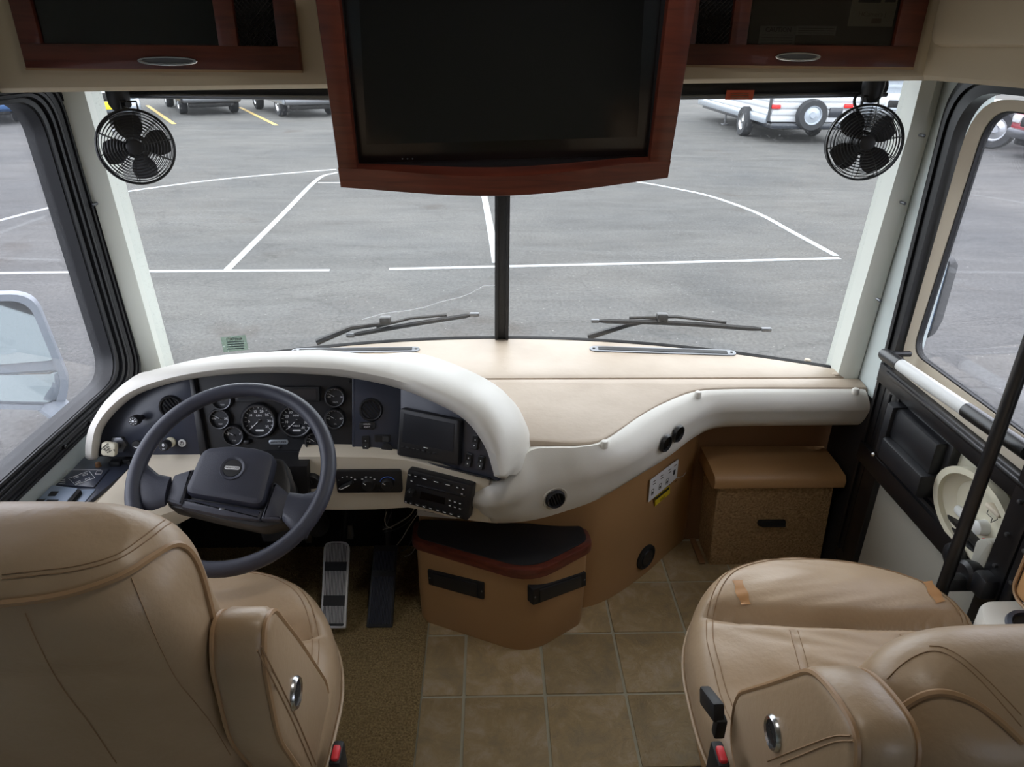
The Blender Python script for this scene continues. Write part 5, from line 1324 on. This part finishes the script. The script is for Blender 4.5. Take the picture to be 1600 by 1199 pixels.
def cabinet(label, L_, B_, Rr, w1, w2, mesh_right, hx):
    """L_,Rr: pixel x of the door's outer stiles at the foot; B_: pixel y of its foot; w1, w2: the two openings (u0, u1)"""
    cx = (at(L_, B_, y=YD).x+at(Rr, B_, y=YD).x)/2
    t = thing('overhead_cabinet', label, 'cabinet', (cx, 1.9, zs(cx)))
    zt = 1.99
    def X(u, v=B_): return at(u, v, y=YD).x
    zb = at((L_+Rr)/2, B_, y=YD).z; wv = min(w1[2], w2[2]); zw = at((L_+Rr)/2, wv, y=YD).z
    Mx = Matrix(((1, 0, 0, 0), (0, 0, -1, 0), (0, 1, 0, 0), (0, 0, 0, 1)))
    xl, xr = X(L_), X(Rr); (a0, a1), (b0, b1) = (X(w1[0], wv), X(w1[1], wv)), (X(w2[0], wv), X(w2[1], wv))
    d = obj('door_frame', MB().prism([(xl, zb), (xr, zb), (xr, zw), (xl, zw)], -1.751, -YD, Mx, bev=.004), 'cherry_wood', t)
    for n_, p, q in (('stile', xl, a0), ('stile', a1, b0), ('stile', b1, xr)):
        obj(n_, MB().prism([(p, zw-.002), (q, zw-.002), (q, zt), (p, zt)], -1.751, -YD-.0, Mx, bev=.004), 'cherry_wood', d)
    obj('top_rail', MB().prism([(xl, 1.94), (xr, 1.94), (xr, zt), (xl, zt)], -1.751, -YD+.001, Mx), 'cherry_wood', d)
    obj('edge_strip', MB().prism([(xl, zb-.004), (xr, zb-.004), (xr, zb+.001), (xl, zb+.001)], -1.751, -YD-.001, Mx), 'leather_dark', d)
    (g0, g1), (m0, m1) = ((a0, a1), (b0, b1)) if mesh_right else ((b0, b1), (a0, a1))
    obj('dark_pane', MB().prism([(g0-.004, zw-.004), (g1+.004, zw-.004), (g1+.004, zt), (g0-.004, zt)], -1.746, -1.744, Mx), 'cabinet_glass', d)
    # recess behind the panes
    obj('recess', MB().box(((a0+b1)/2, 1.7515, (zw+zt)/2), (b1-a0+.01, .003, zt-zw+.01)), 'dark_void', t)
    u0, u1 = (w2[0], w2[1]) if mesh_right else (w1[0], w1[1])
    meshpanel('mesh_panel', u0, u1, 0, wv+1, 1.744, d)
    handle(hx[0], hx[1], hx[2], d)
    return t, zw
c1, _ = cabinet("cherry wood overhead cabinet door with dark pane above the driver's side fan", 40, 109, 471, (65, 341, 70), (372, 433, 73), True, (265, 95, .125))
c2, zw = cabinet('cherry wood overhead cabinet door with papers behind its pane, above the door side fan', 1066, 104, 1429, (1087, 1140, 71), (1167, 1396, 70), False, (1244, 88.5, .098))
# papers behind the pane
def sheet(name, label, cat, u0, v0, u1, v1, y, m, th=.003):
    a, b = at(u0, v1, y=y), at(u1, v1, y=y); z1 = at(u0, v0, y=y).z
    t = thing(name, label, cat, ((a.x+b.x)/2, y, a.z))
    s_ = obj('sheet', MB().rbox(((a.x+b.x)/2, y, (a.z+z1)/2), (b.x-a.x, th, z1-a.z), .001), m, t)
    return t, a, b, z1
mat('label_grey', (150, 150, 144), .6)
t, a, b, z1 = sheet('caution_label', 'grey caution notice lying behind the cabinet pane', 'label', 1184, 40, 1241, 70, 1.7475, 'label_grey', .0015)
Mt = frame(V(((a.x+b.x)/2, 1.7466, z1-.008)), (0, -1, 0))
text('lettering', 'CAUTION', .013, Mt, 'soft_black', t, bold=.0003)
mb = MB()
for k in range(5): mb.box((0, -.010-.0055*k, 0), ((b.x-a.x)*.86, .0012, .0004), Mt)
obj('printed_lines', mb, 'soft_black', t, kind='stuff')
t, a, b, z1 = sheet('notice_strip', 'pale strip of small print behind the cabinet pane', 'label', 1242, 40, 1305, 55, 1.7475, 'label_grey', .0015)
Mt = frame(V(((a.x+b.x)/2, 1.7466, z1-.005)), (0, -1, 0)); mb = MB()
for k in range(4): mb.box((0, -.0045*k, 0), ((b.x-a.x)*.88, .0012, .0004), Mt)
obj('printed_lines', mb, 'soft_black', t, kind='stuff')
mat('booklet_beige', (196, 188, 160), .6)
t, a, b, z1 = sheet('booklet', 'beige booklet standing behind the cabinet pane', 'booklet', 1324, -20, 1394, 41, 1.7475, 'booklet_beige', .0015)
Mt = frame(V(((a.x+b.x)/2, 1.7466, a.z+.024)), (0, -1, 0))
text('lettering', 'HCamera J', .014, Mt, 'stitch', t)
obj('cover_picture', MB().box((-.012, .034, 0), (.05, .022, .0005), Mt), 'car_dark', t); obj('cover_picture', MB().box((.034, .034, 0), (.024, .020, .0005), Mt), 'car_dark', t)
obj('cover_mark', MB().rbox((.012, -.013, 0), (.022, .010, .0005), .0002, Mt), 'stitch', t)

# ---- television in its cherry surround
_e = V((0, -.09, .338)).normalized(); tn = V((0, -_e.z, _e.y)); to = V((.03, 1.54, 1.435))
Mt = frame(to, tn, _e); iT = Mt.inverted()
def lT(u, v): q = iT @ atp(u, v, to, tn); return V((q.x, q.y))
tvc = thing('television_surround', 'cherry wood surround hanging over the windshield centre with a bowed foot', 'cabinet', (.03, 1.6, 1.43))
bl, br = lT(533, 293), lT(1043, 278); il, ir = lT(558, 262), lT(1015, 250); tl, tr_ = lT(485, -60), lT(1099, -60); itl, itr = lT(524, -60), lT(1051, -60)
mid = lT(790, 299); im = lT(790, 268)
lo = spline([V((bl.x, bl.y, 0)), V((mid.x, mid.y, 0)), V((br.x, br.y, 0))], 14); up = spline([V((il.x, il.y, 0)), V((im.x, im.y, 0)), V((ir.x, ir.y, 0))], 14)
rings = []
for k in range(15):
    bow = .022*math.sin(math.pi*k/14); a, b = lo[k], up[k]
    if k == 0: b = V((bl.x, il.y, 0))
    if k == 14: b = V((br.x, ir.y, 0))
    rings.append([Mt @ V((a.x, a.y, -.03)), Mt @ V((a.x, a.y, bow)), Mt @ V((a.x, a.y+.002, bow+.003)), Mt @ V((b.x, b.y, bow+.003)), Mt @ V((b.x, b.y, -.03))])
obj('foot_rail', MB().loft(rings), 'cherry_wood', tvc, smooth=30)
zt_ = .62
obj('side_rail', MB().prism([bl+V((0, .02)), V((il.x, il.y)), itl, tl], -.03, .003, Mt, bev=.003), 'cherry_wood', tvc)
obj('side_rail', MB().prism([V((ir.x, ir.y)), br+V((0, .02)), tr_, itr], -.03, .003, Mt, bev=.003), 'cherry_wood', tvc)
obj('top_rail', MB().prism([tl, tr_, tr_+V((0, .05)), tl+V((0, .05))], -.03, .003, Mt), 'cherry_wood', tvc)
# cheeks running back to the soffit
for s_, p, q in ((-1, bl, tl), (1, br, tr_)):
    a, b = Mt @ V((p.x, p.y, -.03)), Mt @ V((q.x, q.y, -.03))
    xo = p.x+to.x
    pts = [a, b, V((b.x, 1.75, b.z)), V((a.x, 1.75, a.z+.16)), V((a.x, 1.66, a.z+.03))]
    obj('cheek', MB().loft([pts, [w_+V((-s_*.014, 0, 0)) for w_ in pts]]), 'leather_dark' if s_ < 0 else 'cherry_wood', tvc, smooth=0)
tv = thing('television', 'flat black television set into the cherry surround', 'television', Mt @ V((0, .1, -.04)))
bz = [lT(*p) for p in ((545, 275), (1028, 262), (1062, -60), (512, -60))]
cs = obj('casing', MB().prism(bz, -.07, -.022, Mt), 'black_plastic', tv)
sc_ = [lT(*p) for p in ((571, 231), (998, 219), (1012, -60), (556, -60))]
mat('tv_bezel', (12, 13, 15), .22)
obj('bezel', MB().prism([lT(*p) for p in ((560, 261), (1013, 249), (1042, -60), (528, -60))], -.024, -.018, Mt, bev=.002), 'tv_bezel', tv)
obj('screen', MB().prism(sc_, -.019, -.0165, Mt), 'screen_black', tv)
for u in (628, 636, 644): a = lT(u, 258); obj('indicator', MB().lathe([(.0014, -.018), (.0014, -.0165), (0, -.0163)], 8, Mt @ T(a.x, a.y+.006, 0)), 'grey_metal', tv)

# ---- windshield blinds rolled up under the soffit
def blind(label, x0, x1, zz, y):
    t = thing('roller_blind', label, 'blind', ((x0+x1)/2, y, zz))
    obj('roll', MB().tube([V((x0, y, zz[0]+.022 if isinstance(zz, tuple) else zz)), V((x1, y, (zz[1] if isinstance(zz, tuple) else zz)+.022))], .024, 12), 'soft_black', t)
    return t
for label, pa, pb in (("black rolled blind at the windshield top between the driver's fan and the television", (196, 152), (770, 158)), ('black rolled blind with an orange sticker at the windshield top on the door side', (806, 158), (1385, 150))):
    a, b = at(*pa, y=2.03), at(*pb, y=2.03)
    t = thing('roller_blind', label, 'blind', a.lerp(b, .5))
    obj('roll', MB().tube([a+V((0, .02, .022)), b+V((0, .02, .022))], .021, 14), 'soft_black', t)
    obj('hem_bar', MB().rbox((0, 0, 0), ((b-a).length, .012, .012), .004, T(*(a.lerp(b, .5)+V((0, -.004, .004)))) @ Matrix.Rotation(math.atan2(b.z-a.z, b.x-a.x), 4, 'Y').inverted()), 'grey_metal', t)
    if pa[0] > 800:
        q = [at(u, v, y=2.018) for u, v in ((1136, 141), (1179, 141), (1176, 156), (1133, 156))]
        s_ = obj('sticker', MB().loft([q, [p+V((0, .002, 0)) for p in q]]), 'sticker_orange', t, smooth=0, label='orange sticker with small print')
        mb = MB()
        for k in range(3):
            mb.tube([at(1142, 146+3.4*k, y=2.016), at(1170, 146+3.4*k, y=2.016)], .0009, 4)
        obj('printing', mb, 'brown_vinyl', s_, kind='stuff')

# ---- two fans
def fan(label, c_px, y, r, nrm, blade_rot, mount_px, cord):
    c = at(*c_px, y=y); n_ = V(nrm).normalized(); G = frame(c, n_)
    t = thing('fan', label, 'fan', at(*mount_px, y=y+.03))
    mb = MB(); NRg = 11
    for k in range(NRg):
        rr = r*(.20+.80*k/(NRg-1)); z = .030*math.sqrt(max(0, 1-(rr/r)**2))
        mb.tube([G @ V((rr*math.cos(a), rr*math.sin(a), z)) for a in [2*math.pi*j/48 for j in range(48)]], .0012 if k < NRg-1 else .0035, 5, closed=True)
        if k > 2: mb.tube([G @ V((rr*math.cos(a), rr*math.sin(a), -.028-.006*(1-(rr/r)))) for a in [2*math.pi*j/40 for j in range(40)]], .0011, 4, closed=True)
    for j in range(10):
        a = 2*math.pi*j/10+.2
        mb.tube([G @ V((rr*math.cos(a), rr*math.sin(a), .030*math.sqrt(max(0, 1-(rr/r)**2)))) for rr in (r*.2, r*.45, r*.7, r*.88, r)], .0011, 4)
        mb.tube([G @ V((r*math.cos(a), r*math.sin(a), 0)), G @ V((r*.98*math.cos(a), r*.98*math.sin(a), -.028)), G @ V((r*.3*math.cos(a), r*.3*math.sin(a), -.033))], .0011, 4)
    obj('wire_guard', mb, 'black_metal', t, smooth=60, kind='stuff')
    obj('badge', MB().lathe([(r*.20, .026), (r*.20, .030), (r*.15, .033), (0, .033)], 20, G), 'soft_black', t)
    obj('motor', MB().lathe([(r*.28, -.085), (r*.34, -.08), (r*.34, -.035), (r*.22, -.025), (r*.2, .004), (0, .008)], 20, G), 'soft_black', t)
    for k in range(4):
        a = R(blade_rot+90*k); pts = []
        def bp(s_, q): rr = r*(.15+.73*s_); wv = (.26+.30*math.sin(math.pi*min(1, s_*.8+.15)))*(q-.5); return G @ V((rr*math.cos(a+wv*2.2), rr*math.sin(a+wv*2.2), -.012+.028*(q-.5)))
        mbb = MB(); mbb.loft([[bp(i/8, j/6) for j in range(7)]+[bp(i/8, j/6)-n_*.002 for j in range(6, -1, -1)] for i in range(9)])
        obj('blade', mbb, 'soft_black', t, smooth=50)
    m = at(*mount_px, y=y+.05); top = G @ V((0, r*1.0, -.03))
    obj('yoke', MB().tube([G @ V((-r*.22, r*.98, -.02)), G @ V((-r*.2, r*1.22, -.02)), G @ V((r*.2, r*1.22, -.02)), G @ V((r*.22, r*.98, -.02))], .003, 6), 'black_metal', t)
    obj('swivel', MB().tube([G @ V((0, r*1.15, -.02)), m+V((0, 0, -.005))], .009, 10), 'black_plastic', t)
    obj('mount', MB().lathe([(0, -.024), (.018, -.022), (.026, -.008), (.028, .02), (.028, .055)], 18, T(*m)), 'black_plastic', t)
    if cord: obj('cord', MB().tube(spline([at(u, v, y=y+.06) for u, v in cord], 14), .004, 6), 'black_rubber', t)
fan("black wire fan hanging at the windshield corner on the driver's side", (212.5, 230), 1.93, .0905, (.30, -.92, .12), 10, (186, 158), None)
fan('black wire fan hanging at the windshield corner on the door side', (1351, 223), 1.93, .0935, (-.22, -.95, .10), 38, (1362, 146), [(1352, 142), (1338, 150), (1335, 162), (1342, 174)])

# ================================================================== groups of look-alikes
GROUPS = {'painted_line': 'painted lines on the parking lot', 'parked_car': 'vehicles parked across the lot', 'fan': 'fans at the windshield corners', 'wiper': 'windshield wipers',
          'side_mirror': 'outside mirrors', 'roller_blind': 'rolled windshield blinds', 'overhead_cabinet': 'overhead cabinet doors', 'seat_belt_buckle': 'seat belt buckles'}
for o in S.objects:
    if o.parent is None and 'category' in o:
        k = o.name.split('.')[0]
        if k in GROUPS: o['group'] = GROUPS[k]
